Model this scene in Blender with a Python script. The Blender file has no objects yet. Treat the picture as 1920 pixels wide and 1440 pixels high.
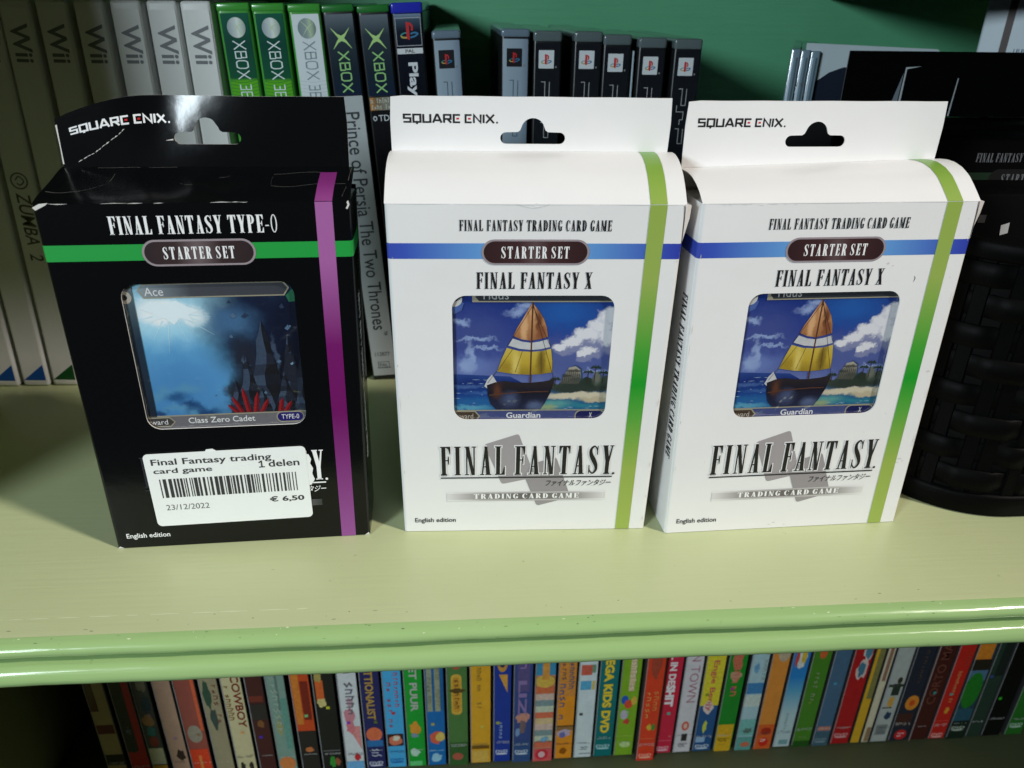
import bpy, bmesh, math, random
from mathutils import Vector, Matrix
from mathutils.geometry import tessellate_polygon

rnd = random.Random(7)
sc = bpy.context.scene
COL = sc.collection

# ------------------------------------------------------------------ camera
CAM_H, PITCH, ROLL, YAW = 0.20562, 0.458512, -0.0151005, -0.0775
FPX = 1451.34
cam_d = bpy.data.cameras.new('camera')
cam = bpy.data.objects.new('camera', cam_d)
COL.objects.link(cam)
r3 = Matrix.Rotation(YAW, 3, 'Z') @ Matrix.Rotation(-PITCH, 3, 'X') @ Matrix.Rotation(ROLL, 3, 'Y')
cx, cy, cz = r3 @ Vector((1, 0, 0)), r3 @ Vector((0, 0, 1)), -(r3 @ Vector((0, 1, 0)))
cam.matrix_world = Matrix(((cx.x, cy.x, cz.x, 0), (cx.y, cy.y, cz.y, 0), (cx.z, cy.z, cz.z, CAM_H), (0, 0, 0, 1)))
cam_d.sensor_width = 36
cam_d.lens = FPX / 1920 * 36
cam_d.clip_start = 0.01
cam_d.clip_end = 50
cam_d.dof.use_dof = True
cam_d.dof.focus_distance = 0.31
cam_d.dof.aperture_fstop = 16
sc.camera = cam

# ------------------------------------------------------------------ light
w = bpy.data.worlds.new('World')
sc.world = w
w.use_nodes = True
w.node_tree.nodes['Background'].inputs['Color'].default_value = (1.0, 0.88, 0.66, 1)
w.node_tree.nodes['Background'].inputs['Strength'].default_value = 0.010


def area(name, loc, aim, size, power, color):
    d = bpy.data.lights.new(name, 'AREA')
    d.shape = 'DISK'
    d.size = size
    d.energy = power
    d.color = color
    o = bpy.data.objects.new(name, d)
    COL.objects.link(o)
    o.location = loc
    o.rotation_euler = (Vector(aim) - Vector(loc)).to_track_quat('-Z', 'Y').to_euler()
    return o



def spot(name, loc, aim, radius, power, color, cone):
    d = bpy.data.lights.new(name, 'SPOT')
    d.shadow_soft_size = radius
    d.energy = power
    d.color = color
    d.spot_size = math.radians(cone)
    d.spot_blend = 1.0
    o = bpy.data.objects.new(name, d)
    COL.objects.link(o)
    o.location = loc
    o.rotation_euler = (Vector(aim) - Vector(loc)).to_track_quat('-Z', 'Y').to_euler()
    return o


spot('ceiling_lamp', (1.70, -0.75, 1.70), (0.06, 0.25, 0.03), 0.11, 228, (1.0, 0.92, 0.84), 18)
area('window_light', (-0.92, -0.80, 0.54), (0.0, 0.35, 0.1), 0.30, 16.5, (0.80, 0.93, 1.0))

sc.view_settings.view_transform = 'Standard'
sc.view_settings.look = 'None'
sc.view_settings.gamma = 1
sc.view_settings.exposure = 0.08
sc.view_settings.use_curve_mapping = False
sc.render.resolution_x, sc.render.resolution_y = 1024, 768
sc.cycles.max_bounces = 8
sc.cycles.use_denoising = True

# ------------------------------------------------------------------ materials
_m = {}


def lin(c):
    return c / 12.92 if c <= 0.04045 else ((c + 0.055) / 1.055) ** 2.4


def srgb(r, g, b):
    return (lin(r / 255), lin(g / 255), lin(b / 255))


def base(name):
    m = bpy.data.materials.new(name)
    m.use_nodes = True
    nt = m.node_tree
    return m, nt, nt.nodes['Principled BSDF']


def M(color, rough=0.45, spec=0.5, bump=0.0, bscale=900, mottle=0.0, mscale=120, metal=0.0, coat=0.0):
    key = (tuple(round(c, 4) for c in color), rough, spec, bump, bscale, mottle, mscale, metal, coat)
    if key in _m:
        return _m[key]
    m, nt, p = base('paint')
    p.inputs['Base Color'].default_value = (*color, 1)
    p.inputs['Roughness'].default_value = rough
    p.inputs['Specular IOR Level'].default_value = spec
    p.inputs['Metallic'].default_value = metal
    p.inputs['Coat Weight'].default_value = coat
    p.inputs['Coat Roughness'].default_value = 0.12
    tc = nt.nodes.new('ShaderNodeTexCoord')
    if mottle:
        n = nt.nodes.new('ShaderNodeTexNoise')
        n.inputs['Scale'].default_value = mscale
        n.inputs['Detail'].default_value = 6
        n.inputs['Roughness'].default_value = 0.65
        nt.links.new(tc.outputs['Object'], n.inputs['Vector'])
        mx = nt.nodes.new('ShaderNodeMix')
        mx.data_type = 'RGBA'
        mx.inputs['A'].default_value = (*[c * (1 - mottle) for c in color], 1)
        mx.inputs['B'].default_value = (*[min(1, c * (1 + mottle)) for c in color], 1)
        nt.links.new(n.outputs['Fac'], mx.inputs['Factor'])
        nt.links.new(mx.outputs['Result'], p.inputs['Base Color'])
    if bump:
        n2 = nt.nodes.new('ShaderNodeTexNoise')
        n2.inputs['Scale'].default_value = bscale
        n2.inputs['Detail'].default_value = 4
        nt.links.new(tc.outputs['Object'], n2.inputs['Vector'])
        b = nt.nodes.new('ShaderNodeBump')
        b.inputs['Strength'].default_value = bump
        b.inputs['Distance'].default_value = 0.001
        nt.links.new(n2.outputs['Fac'], b.inputs['Height'])
        nt.links.new(b.outputs['Normal'], p.inputs['Normal'])
    _m[key] = m
    return m


def ramp_mat(axis, a, b, stops, rough=0.4, noise=0.0, nscale=60, spec=0.5, stretch=(1, 1, 1), coat=0.0):
    """gradient for print or a painted-in highlight that runs along one object axis from a to b metres, optionally broken up by noise"""
    m, nt, p = base('print')
    p.inputs['Roughness'].default_value = rough
    p.inputs['Specular IOR Level'].default_value = spec
    p.inputs['Coat Weight'].default_value = coat
    tc = nt.nodes.new('ShaderNodeTexCoord')
    sp = nt.nodes.new('ShaderNodeSeparateXYZ')
    nt.links.new(tc.outputs['Object'], sp.inputs[0])
    mr = nt.nodes.new('ShaderNodeMapRange')
    mr.inputs['From Min'].default_value = a
    mr.inputs['From Max'].default_value = b
    nt.links.new(sp.outputs['XYZ'.index(axis)], mr.inputs['Value'])
    src = mr.outputs['Result']
    if noise:
        mp = nt.nodes.new('ShaderNodeMapping')
        mp.inputs['Scale'].default_value = stretch
        nt.links.new(tc.outputs['Object'], mp.inputs['Vector'])
        n = nt.nodes.new('ShaderNodeTexNoise')
        n.inputs['Scale'].default_value = nscale
        n.inputs['Detail'].default_value = 7
        n.inputs['Roughness'].default_value = 0.6
        nt.links.new(mp.outputs['Vector'], n.inputs['Vector'])
        ma = nt.nodes.new('ShaderNodeMath')
        ma.operation = 'MULTIPLY_ADD'
        ma.inputs[1].default_value = noise
        nt.links.new(n.outputs['Fac'], ma.inputs[0])
        ad = nt.nodes.new('ShaderNodeMath')
        ad.operation = 'SUBTRACT'
        ad.inputs[1].default_value = noise * 0.5
        nt.links.new(src, ma.inputs[2])
        nt.links.new(ma.outputs[0], ad.inputs[0])
        src = ad.outputs[0]
    cr = nt.nodes.new('ShaderNodeValToRGB')
    el = cr.color_ramp.elements
    el[0].position, el[0].color = stops[0][0], (*stops[0][1], 1)
    el[1].position, el[1].color = stops[-1][0], (*stops[-1][1], 1)
    for pos, c in stops[1:-1]:
        e = el.new(pos)
        e.color = (*c, 1)
    nt.links.new(src, cr.inputs['Fac'])
    nt.links.new(cr.outputs['Color'], p.inputs['Base Color'])
    return m


def blob_mat(axis_z0, axis_z1, stops, blobs, distort=.004, nscale=90, rough=.35):
    """printed picture: a vertical wash with soft, noise-edged patches (cx, cz, rx, rz, softness, colour) in mm"""
    m, nt, p = base('picture_print')
    p.inputs['Roughness'].default_value = rough
    N, Lk = nt.nodes.new, nt.links.new
    tc = N('ShaderNodeTexCoord')
    n = N('ShaderNodeTexNoise')
    n.inputs['Scale'].default_value = nscale
    n.inputs['Detail'].default_value = 8
    n.inputs['Roughness'].default_value = .62
    Lk(tc.outputs['Object'], n.inputs['Vector'])
    sub = N('ShaderNodeVectorMath')
    sub.operation = 'SUBTRACT'
    sub.inputs[1].default_value = (.5, .5, .5)
    Lk(n.outputs['Color'], sub.inputs[0])
    sc_ = N('ShaderNodeVectorMath')
    sc_.operation = 'SCALE'
    sc_.inputs['Scale'].default_value = distort * 2
    Lk(sub.outputs[0], sc_.inputs[0])
    add = N('ShaderNodeVectorMath')
    add.operation = 'ADD'
    Lk(tc.outputs['Object'], add.inputs[0])
    Lk(sc_.outputs[0], add.inputs[1])
    sep = N('ShaderNodeSeparateXYZ')
    Lk(add.outputs[0], sep.inputs[0])
    cmb = N('ShaderNodeCombineXYZ')
    Lk(sep.outputs['X'], cmb.inputs['X'])
    Lk(sep.outputs['Z'], cmb.inputs['Y'])
    mr = N('ShaderNodeMapRange')
    mr.inputs['From Min'].default_value = axis_z0 * .001
    mr.inputs['From Max'].default_value = axis_z1 * .001
    Lk(sep.outputs['Z'], mr.inputs['Value'])
    cr = N('ShaderNodeValToRGB')
    el = cr.color_ramp.elements
    el[0].position, el[0].color = stops[0][0], (*stops[0][1], 1)
    el[1].position, el[1].color = stops[-1][0], (*stops[-1][1], 1)
    for pos, c in stops[1:-1]:
        el.new(pos).color = (*c, 1)
    Lk(mr.outputs[0], cr.inputs['Fac'])
    last = cr.outputs['Color']
    for (bx, bz, rx, rz, soft, c) in blobs:
        s1 = N('ShaderNodeVectorMath')
        s1.operation = 'SUBTRACT'
        s1.inputs[1].default_value = (bx * .001, bz * .001, 0)
        Lk(cmb.outputs[0], s1.inputs[0])
        s2 = N('ShaderNodeVectorMath')
        s2.operation = 'MULTIPLY'
        s2.inputs[1].default_value = (1000 / rx, 1000 / rz, 0)
        Lk(s1.outputs[0], s2.inputs[0])
        s3 = N('ShaderNodeVectorMath')
        s3.operation = 'LENGTH'
        Lk(s2.outputs[0], s3.inputs[0])
        s4 = N('ShaderNodeMapRange')
        s4.interpolation_type = 'SMOOTHSTEP'
        s4.inputs['From Min'].default_value = 1 + soft
        s4.inputs['From Max'].default_value = max(0, 1 - soft)
        Lk(s3.outputs['Value'], s4.inputs['Value'])
        mx = N('ShaderNodeMix')
        mx.data_type = 'RGBA'
        Lk(s4.outputs[0], mx.inputs['Factor'])
        Lk(last, mx.inputs['A'])
        mx.inputs['B'].default_value = (*c, 1)
        last = mx.outputs['Result']
    Lk(last, p.inputs['Base Color'])
    return m


def film_mat(name, tint=(1, 1, 1), gloss=0.05, bump=0.25, bscale=90, rough=0.08):
    """thin clear plastic: transparent with a fresnel gloss"""
    m = bpy.data.materials.new(name)
    m.use_nodes = True
    nt = m.node_tree
    nt.nodes.clear()
    out = nt.nodes.new('ShaderNodeOutputMaterial')
    tr = nt.nodes.new('ShaderNodeBsdfTransparent')
    tr.inputs['Color'].default_value = (*tint, 1)
    gl = nt.nodes.new('ShaderNodeBsdfGlossy')
    gl.inputs['Roughness'].default_value = rough
    lw = nt.nodes.new('ShaderNodeLayerWeight')
    lw.inputs['Blend'].default_value = 0.25
    mr = nt.nodes.new('ShaderNodeMapRange')
    mr.inputs['To Min'].default_value = gloss
    mr.inputs['To Max'].default_value = 0.6
    nt.links.new(lw.outputs['Facing'], mr.inputs['Value'])
    tc = nt.nodes.new('ShaderNodeTexCoord')
    n = nt.nodes.new('ShaderNodeTexNoise')
    n.inputs['Scale'].default_value = bscale
    n.inputs['Detail'].default_value = 3
    nt.links.new(tc.outputs['Object'], n.inputs['Vector'])
    b = nt.nodes.new('ShaderNodeBump')
    b.inputs['Strength'].default_value = bump
    b.inputs['Distance'].default_value = 0.004
    nt.links.new(n.outputs['Fac'], b.inputs['Height'])
    nt.links.new(b.outputs['Normal'], gl.inputs['Normal'])
    mx = nt.nodes.new('ShaderNodeMixShader')
    nt.links.new(mr.outputs['Result'], mx.inputs[0])
    nt.links.new(tr.outputs[0], mx.inputs[1])
    nt.links.new(gl.outputs[0], mx.inputs[2])
    nt.links.new(mx.outputs[0], out.inputs['Surface'])
    return m


def paint_mat(name, col, col2, rough, wear=0.0, bump=0.12):
    """brushed furniture paint with slow tone drift, brush marks and small grime specks"""
    m, nt, p = base(name)
    tc = nt.nodes.new('ShaderNodeTexCoord')
    n = nt.nodes.new('ShaderNodeTexNoise')
    n.inputs['Scale'].default_value = 9
    n.inputs['Detail'].default_value = 8
    n.inputs['Roughness'].default_value = 0.62
    nt.links.new(tc.outputs['Object'], n.inputs['Vector'])
    mx = nt.nodes.new('ShaderNodeMix')
    mx.data_type = 'RGBA'
    mx.inputs['A'].default_value = (*col, 1)
    mx.inputs['B'].default_value = (*col2, 1)
    nt.links.new(n.outputs['Fac'], mx.inputs['Factor'])
    last = mx.outputs['Result']
    if wear:
        v = nt.nodes.new('ShaderNodeTexNoise')
        v.inputs['Scale'].default_value = 260
        v.inputs['Detail'].default_value = 5
        nt.links.new(tc.outputs['Object'], v.inputs['Vector'])
        cr = nt.nodes.new('ShaderNodeValToRGB')
        cr.color_ramp.elements[0].position = 0.70
        cr.color_ramp.elements[1].position = 0.78
        nt.links.new(v.outputs['Fac'], cr.inputs['Fac'])
        m2 = nt.nodes.new('ShaderNodeMix')
        m2.data_type = 'RGBA'
        mul = nt.nodes.new('ShaderNodeMath')
        mul.operation = 'MULTIPLY'
        mul.inputs[1].default_value = wear
        nt.links.new(cr.outputs['Color'], mul.inputs[0])
        nt.links.new(mul.outputs[0], m2.inputs['Factor'])
        nt.links.new(last, m2.inputs['A'])
        m2.inputs['B'].default_value = (*[c * 0.35 for c in col], 1)
        last = m2.outputs['Result']
    nt.links.new(last, p.inputs['Base Color'])
    p.inputs['Roughness'].default_value = rough
    mp = nt.nodes.new('ShaderNodeMapping')
    mp.inputs['Scale'].default_value = (25, 400, 400)
    nt.links.new(tc.outputs['Object'], mp.inputs['Vector'])
    n3 = nt.nodes.new('ShaderNodeTexNoise')
    n3.inputs['Scale'].default_value = 1
    n3.inputs['Detail'].default_value = 4
    nt.links.new(mp.outputs['Vector'], n3.inputs['Vector'])
    b = nt.nodes.new('ShaderNodeBump')
    b.inputs['Strength'].default_value = bump
    b.inputs['Distance'].default_value = 0.001
    nt.links.new(n3.outputs['Fac'], b.inputs['Height'])
    nt.links.new(b.outputs['Normal'], p.inputs['Normal'])
    return m


# ------------------------------------------------------------------ mesh helpers (all in millimetres)
class MB:
    def __init__(s):
        s.v, s.f, s.mi, s.mats, s.sm = [], [], [], [], []

    def slot(s, m):
        if m not in s.mats:
            s.mats.append(m)
        return s.mats.index(m)

    def face(s, pts, m, smooth=False):
        i = len(s.v)
        s.v += [tuple(p) for p in pts]
        s.f.append(tuple(range(i, i + len(pts))))
        s.mi.append(s.slot(m))
        s.sm.append(smooth)

    def grid(s, rows, m, smooth=True, close=False):
        n = len(rows[0])
        i = len(s.v)
        for r in rows:
            s.v += [tuple(p) for p in r]
        k = s.slot(m)
        for a in range(len(rows) - 1):
            for b in range(n if close else n - 1):
                c = (b + 1) % n
                s.f.append((i + a * n + b, i + a * n + c, i + (a + 1) * n + c, i + (a + 1) * n + b))
                s.mi.append(k)
                s.sm.append(smooth)

    def poly(s, pts, m, mp, k=0, holes=()):
        loops = [[Vector((p[0], p[1], 0)) for p in pts]] + [[Vector((p[0], p[1], 0)) for p in h] for h in holes]
        flat = [p for l in loops for p in l]
        i = len(s.v)
        s.v += [tuple(mp(p.x, p.y, k)) for p in flat]
        ms = s.slot(m)
        for t in tessellate_polygon(loops):
            s.f.append(tuple(i + q for q in t))
            s.mi.append(ms)
            s.sm.append(False)

    def box(s, x0, x1, y0, y1, z0, z1, m, r=0.0, seg=2):
        bm = bmesh.new()
        bmesh.ops.create_cube(bm, size=1)
        for v in bm.verts:
            v.co = Vector(((x0 + x1) / 2 + v.co.x * (x1 - x0), (y0 + y1) / 2 + v.co.y * (y1 - y0), (z0 + z1) / 2 + v.co.z * (z1 - z0)))
        if r:
            bmesh.ops.bevel(bm, geom=bm.edges[:], offset=r, segments=seg, profile=0.6, affect='EDGES')
        i = len(s.v)
        k = s.slot(m)
        bm.verts.ensure_lookup_table()
        s.v += [tuple(v.co) for v in bm.verts]
        for f in bm.faces:
            s.f.append(tuple(i + v.index for v in f.verts))
            s.mi.append(k)
            s.sm.append(bool(r))
        bm.free()

    def build(s, name, parent=None, label=None, xf=None):
        me = bpy.data.meshes.new(name)
        vs = [xf(*p) for p in s.v] if xf else s.v
        me.from_pydata([(a * .001, b * .001, c * .001) for a, b, c in vs], [], s.f)
        for m in s.mats:
            me.materials.append(m)
        me.polygons.foreach_set('material_index', s.mi)
        me.polygons.foreach_set('use_smooth', s.sm)
        me.update()
        o = bpy.data.objects.new(name, me)
        COL.objects.link(o)
        if parent:
            o.parent = parent
        if label:
            o['label'] = label
        return o


def thing(name, label, cat, loc, rot=(0, 0, 0), group=None):
    o = bpy.data.objects.new(name, None)
    COL.objects.link(o)
    o.empty_display_size = 0.01
    o.location = [c * .001 for c in loc]
    o.rotation_euler = rot
    o['label'], o['category'] = label, cat
    if group:
        o['group'] = group
    return o


def structure(o):
    o['kind'] = 'structure'
    return o


def rrect(x0, x1, y0, y1, r, n=6):
    out = []
    for (px, py, a0) in ((x1 - r, y1 - r, 0), (x0 + r, y1 - r, 90), (x0 + r, y0 + r, 180), (x1 - r, y0 + r, 270)):
        for i in range(n + 1):
            a = math.radians(a0 + 90 * i / n)
            out.append((px + r * math.cos(a), py + r * math.sin(a)))
    return out


def ell(px, py, rx, ry, n=28, a0=0, a1=360):
    return [(px + rx * math.cos(math.radians(a0 + (a1 - a0) * i / n)), py + ry * math.sin(math.radians(a0 + (a1 - a0) * i / n))) for i in range(n if a1 - a0 == 360 else n + 1)]


def stroke(pts, wd):
    """a polyline given width: returns one closed outline. wd is a number or one width per point"""
    n = len(pts)
    ws = wd if isinstance(wd, (list, tuple)) else [wd] * n
    L, R = [], []
    for i, (x, y) in enumerate(pts):
        a = pts[max(0, i - 1)]
        b = pts[min(n - 1, i + 1)]
        d0 = Vector((x - a[0], y - a[1]))
        d1 = Vector((b[0] - x, b[1] - y))
        if d0.length < 1e-9:
            d0 = d1
        if d1.length < 1e-9:
            d1 = d0
        d0.normalize()
        d1.normalize()
        t = (d0 + d1)
        t = t.normalized() if t.length > 1e-6 else d0
        nx, ny = -t.y, t.x
        k = 1 / max(0.5, nx * -d0.y + ny * d0.x)
        h = ws[i] / 2 * k
        L.append((x + nx * h, y + ny * h))
        R.append((x - nx * h, y - ny * h))
    return L + R[::-1]


def stroke_quads(pts, wd):
    closed = pts[0] == pts[-1] and len(pts) > 3
    if closed:
        o = stroke([pts[-2]] + list(pts) + [pts[1]], wd)
        n = len(pts) + 2
        L, R = o[:n][1:-1], o[n:][::-1][1:-1]
    else:
        o = stroke(pts, wd)
        n = len(pts)
        L, R = o[:n], o[n:][::-1]
    return [[L[i], L[i + 1], R[i + 1], R[i]] for i in range(len(L) - 1)]


def smooth_pts(pts, n=6):
    out = []
    P = [pts[0]] + list(pts) + [pts[-1]]
    dim = len(pts[0])
    for i in range(1, len(P) - 2):
        for j in range(n):
            t = j / n
            out.append(tuple(0.5 * (2 * P[i][d] + (P[i + 1][d] - P[i - 1][d]) * t + (2 * P[i - 1][d] - 5 * P[i][d] + 4 * P[i + 1][d] - P[i + 2][d]) * t * t + (3 * P[i][d] - P[i - 1][d] - 3 * P[i + 1][d] + P[i + 2][d]) * t ** 3) for d in range(dim)))
    out.append(tuple(pts[-1]))
    return out


# ------------------------------------------------------------------ lettering
def rc(x0, x1, y0, y1):
    return [(x0, y0), (x1, y0), (x1, y1), (x0, y1)]


def serif_glyph(c):
    """tall condensed serif capitals, cap height 1"""
    T, t, s = .155, .05, .035
    x0 = .05
    stem = rc(x0, x0 + T, 0, 1)

    def sf(xa, xb, y):
        return rc(xa, xb, y, y + s)
    if c == 'I':
        return .255, [stem, sf(0, .255, 0), sf(0, .255, 1 - s)]
    if c in 'FEL':
        P = [stem]
        wd = .40
        if c in 'FE':
            P += [sf(0, wd, 1 - s), [(wd, 1), (wd, .74), (wd - .03, .74), (wd - .09, .92), (x0 + T, .97), (x0 + T, 1)]]
            P += [rc(x0 + T, .30, .50, .54), [(.31, .38), (.34, .38), (.34, .66), (.31, .66), (.28, .52)]]
        else:
            P += [sf(0, .25, 1 - s)]
        if c in 'EL':
            P += [sf(0, wd, 0), [(wd, 0), (wd, .28), (wd - .03, .28), (wd - .09, .08), (x0 + T, .03), (x0 + T, 0)]]
        else:
            P += [sf(0, .26, 0)]
        return wd, P
    if c == 'T':
        wd, m = .44, .22
        P = [rc(m - T / 2, m + T / 2, 0, 1), sf(0, wd, 1 - s), sf(m - .13, m + .13, 0)]
        P += [[(0, 1), (0, .74), (.03, .74), (.07, .9), (m - T / 2, .97), (m - T / 2, 1)], [(wd, 1), (wd, .74), (wd - .03, .74), (wd - .07, .9), (m + T / 2, .97), (m + T / 2, 1)]]
        return wd, P
    if c == 'A':
        return .44, [[(.06, 0), (.06 + t, 0), (.235, .86), (.215, 1), (.19, 1)], [(.17, 1), (.28, 1), (.41, 0), (.41 - T - .01, 0)], rc(.11, .30, .27, .31), sf(0, .17, 0), sf(.21, .45, 0)]
    if c == 'N':
        wd = .46
        return wd, [rc(.06, .06 + t, 0, 1), rc(wd - .06 - t, wd - .06, 0, 1), [(.03, 1), (.17, 1), (wd - .06, 0), (wd - .06 - .13, 0)], sf(0, .17, 0), sf(0, .12, 1 - s), sf(wd - .18, wd, 1 - s)]
    if c == 'M':
        wd = .58
        return wd, [rc(.06, .06 + t, 0, 1), rc(wd - .06 - T, wd - .05, 0, 1), [(.04, 1), (.17, 1), (.34, .05), (.25, .05)], [(.26, .05), (.31, .05), (wd - .1, 1), (wd - .16, 1)], sf(0, .17, 0), sf(wd - .26, wd, 0), sf(0, .14, 1 - s), sf(wd - .16, wd, 1 - s)]
    if c == 'Y':
        wd, m = .44, .22
        return wd, [rc(m - T / 2, m + T / 2, 0, .46), [(.02, 1), (.18, 1), (m + T / 2, .44), (m - T / 2, .44)], [(wd - .09, 1), (wd - .04, 1), (m + T / 2, .42), (m + .01, .46)], sf(0, .22, 1 - s), sf(wd - .16, wd, 1 - s), sf(m - .13, m + .13, 0)]
    if c == 'X':
        wd = .44
        return wd, [[(.03, 1), (.20, 1), (.41, 0), (.24, 0)], [(wd - .09, 1), (wd - .045, 1), (.10, 0), (.05, 0)], sf(0, .24, 1 - s), sf(wd - .17, wd, 1 - s), sf(0, .16, 0), sf(.20, wd, 0)]
    if c in 'PR':
        wd = .42
        out = ell(x0 + T, .745, .20, .255, 14, -90, 90)
        inn = ell(x0 + T, .745, .075, .205, 14, -90, 90)
        P = [stem, sf(0, .25, 0), sf(0, .2, 1 - s), out + inn[::-1]]
        if c == 'R':
            P += [[(.20, .50), (.33, .50), (.45, 0), (.30, 0)], rc(.29, .47, 0, s)]
            wd = .46
        return wd, P
    if c == 'D':
        wd = .45
        return wd, [stem, sf(0, .2, 0), sf(0, .2, 1 - s), ell(x0 + T, .5, .24, .5, 18, -90, 90) + ell(x0 + T, .5, .09, .45, 18, -90, 90)[::-1]]
    if c in 'CG':
        wd = .43
        out = ell(.23, .5, .21, .51, 26, 50, 310)
        inn = ell(.26, .5, .09, .45, 26, 50, 310)
        P = [out + inn[::-1], [(.38, .98), (.40, .98), (.40, .66), (.37, .66), (.33, .86)]]
        if c == 'G':
            P += [rc(.27, .41, 0.05, .42), sf(.22, .45, .40)]
        else:
            P += [[(.38, .12), (.40, .12), (.41, .34), (.385, .34)]]
        return wd, P
    if c == 'S':
        sp = smooth_pts([(.345, .70, .03), (.33, .86, .045), (.21, .975, .05), (.085, .86, .10), (.10, .68, .14), (.21, .50, .17), (.31, .32, .14), (.325, .15, .10), (.20, .025, .05), (.07, .13, .045), (.05, .31, .03)], 5)
        return .40, [stroke([(a, b) for a, b, _ in sp], [q for _, _, q in sp]), rc(.335, .365, .68, .99), rc(.03, .06, .01, .32)]
    if c == '0':
        return .36, [ell(.18, .5, .17, .51, 30) + [ell(.18, .5, .17, .51, 30)[0]] + [ell(.18, .5, .11, .46, 30)[0]] + ell(.18, .5, .11, .46, 30)[::-1]]
    if c == '-':
        return .24, [rc(.02, .22, .36, .42)]
    return .22, []


def serif_layout(txt, gap=.085, space=.26):
    x = 0
    out = []
    for c in txt:
        if c == ' ':
            x += space
            continue
        wd, P = serif_glyph(c)
        for p in P:
            out.append([(x + a, b) for a, b in p])
        x += wd + gap
    return out, x - gap


def serif(mb, txt, u0, u1, v0, v1, m, mp, k=3, slant=0.0, gap=.085, space=.26, small=None):
    P, wd = serif_layout(txt, gap, space)
    for i, p in enumerate(P):
        mb.poly([(u0 + (a + slant * b) / wd * (u1 - u0), v0 + b * (v1 - v0)) for a, b in p], m, mp, k + 0.05 * (i % 5))


def line_glyph(c):
    """squared geometric sans strokes, cap height 1; the red bar of E comes back separately"""
    G = {
        'S': (.8, [[(.78, .93), (.06, .93), (.06, .52), (.72, .52), (.72, .07), (.0, .07)]]),
        'Q': (.86, [[(.07, .93), (.79, .93), (.79, .07), (.07, .07), (.07, .93)], [(.42, .2), (.42, -.18)]]),
        'U': (.86, [[(.07, 1), (.07, .07), (.79, .07), (.79, 1)]]),
        'A': (.95, [[(.04, 0), (.42, .95), (.53, .95), (.91, 0)], [(.22, .28), (.73, .28)]]),
        'R': (.84, [[(.07, 0), (.07, .93), (.74, .93), (.74, .45), (.07, .45)], [(.42, .45), (.8, 0)]]),
        'E': (.74, [[(.72, .93), (.07, .93), (.07, .07), (.72, .07)]]),
        'N': (.88, [[(.07, 0), (.07, .95), (.8, .05), (.8, 1)]]),
        'I': (.16, [[(.08, 0), (.08, 1)]]),
        'X': (.92, [[(.03, 1), (.88, 0)], [(.88, 1), (.03, 0)]]),
        'B': (.8, [[(.07, .5), (.07, .93), (.68, .93), (.68, .52), (.07, .52), (.07, .07), (.74, .07), (.74, .52)]]),
        'O': (.95, [[(.2, .95), (.07, .75), (.07, .25), (.2, .05), (.72, .05), (.85, .25), (.85, .75), (.72, .95), (.2, .95)]]),
        '3': (.72, [[(.05, .93), (.62, .93), (.62, .52), (.2, .52), (.62, .52), (.62, .07), (.05, .07)]]),
        '6': (.76, [[(.66, .93), (.07, .93), (.07, .07), (.66, .07), (.66, .52), (.07, .52)]]),
        '0': (.8, [[(.07, .93), (.72, .93), (.72, .07), (.07, .07), (.07, .93)]]),
    }
    return G.get(c, (.4, []))


def lines(mb, txt, u0, u1, v0, v1, m, mp, k=3, wt=.15, gap=.16, bar=None, place=None):
    x = 0
    S = []
    for c in txt:
        wd, L = line_glyph(c)
        for l in L:
            S.append(([(x + a, b) for a, b in l], m))
        if c == 'E' and bar:
            S.append(([(x + .34, .5), (x + .62, .5)], bar))
        x += wd + gap
    x -= gap
    sx, sy = (u1 - u0) / x, (v1 - v0)
    for i, (l, mm) in enumerate(S):
        for o in stroke_quads(l, wt):
            mb.poly([(u0 + a * sx, v0 + b * sy) for a, b in o], mm, mp, k + 0.05 * (i % 5))


_tc = {}


def sans_raw(txt, bold):
    key = (txt, bold)
    if key not in _tc:
        cu = bpy.data.curves.new('lettering', 'FONT')
        cu.body = txt
        cu.resolution_u = 3
        cu.offset = bold
        cu.fill_mode = 'FRONT'
        o = bpy.data.objects.new('lettering', cu)
        COL.objects.link(o)
        dg = bpy.context.evaluated_depsgraph_get()
        ev = o.evaluated_get(dg)
        me = ev.to_mesh()
        vs = [(v.co.x, v.co.y) for v in me.vertices]
        fs = [tuple(p.vertices) for p in me.polygons]
        ev.to_mesh_clear()
        bpy.data.objects.remove(o)
        bpy.data.curves.remove(cu)
        _tc[key] = (vs, fs)
    return _tc[key]


def sans(mb, txt, u0, u1, v0, v1, m, mp, k=3, bold=0.0, slant=0.0):
    """built-in face, stretched to fill the given rectangle"""
    vs, fs = sans_raw(txt, bold)
    if not vs:
        return
    xa, xb = min(v[0] for v in vs), max(v[0] for v in vs)
    ya, yb = min(v[1] for v in vs), max(v[1] for v in vs)
    i = len(mb.v)
    for x, y in vs:
        b = (y - ya) / (yb - ya)
        mb.v.append(tuple(mp(u0 + (x - xa) / (xb - xa) * (u1 - u0) + slant * (b - .5) * (v1 - v0), v0 + b * (v1 - v0), k)))
    ms = mb.slot(m)
    for f in fs:
        mb.f.append(tuple(i + q for q in f))
        mb.mi.append(ms)
        mb.sm.append(False)


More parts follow.
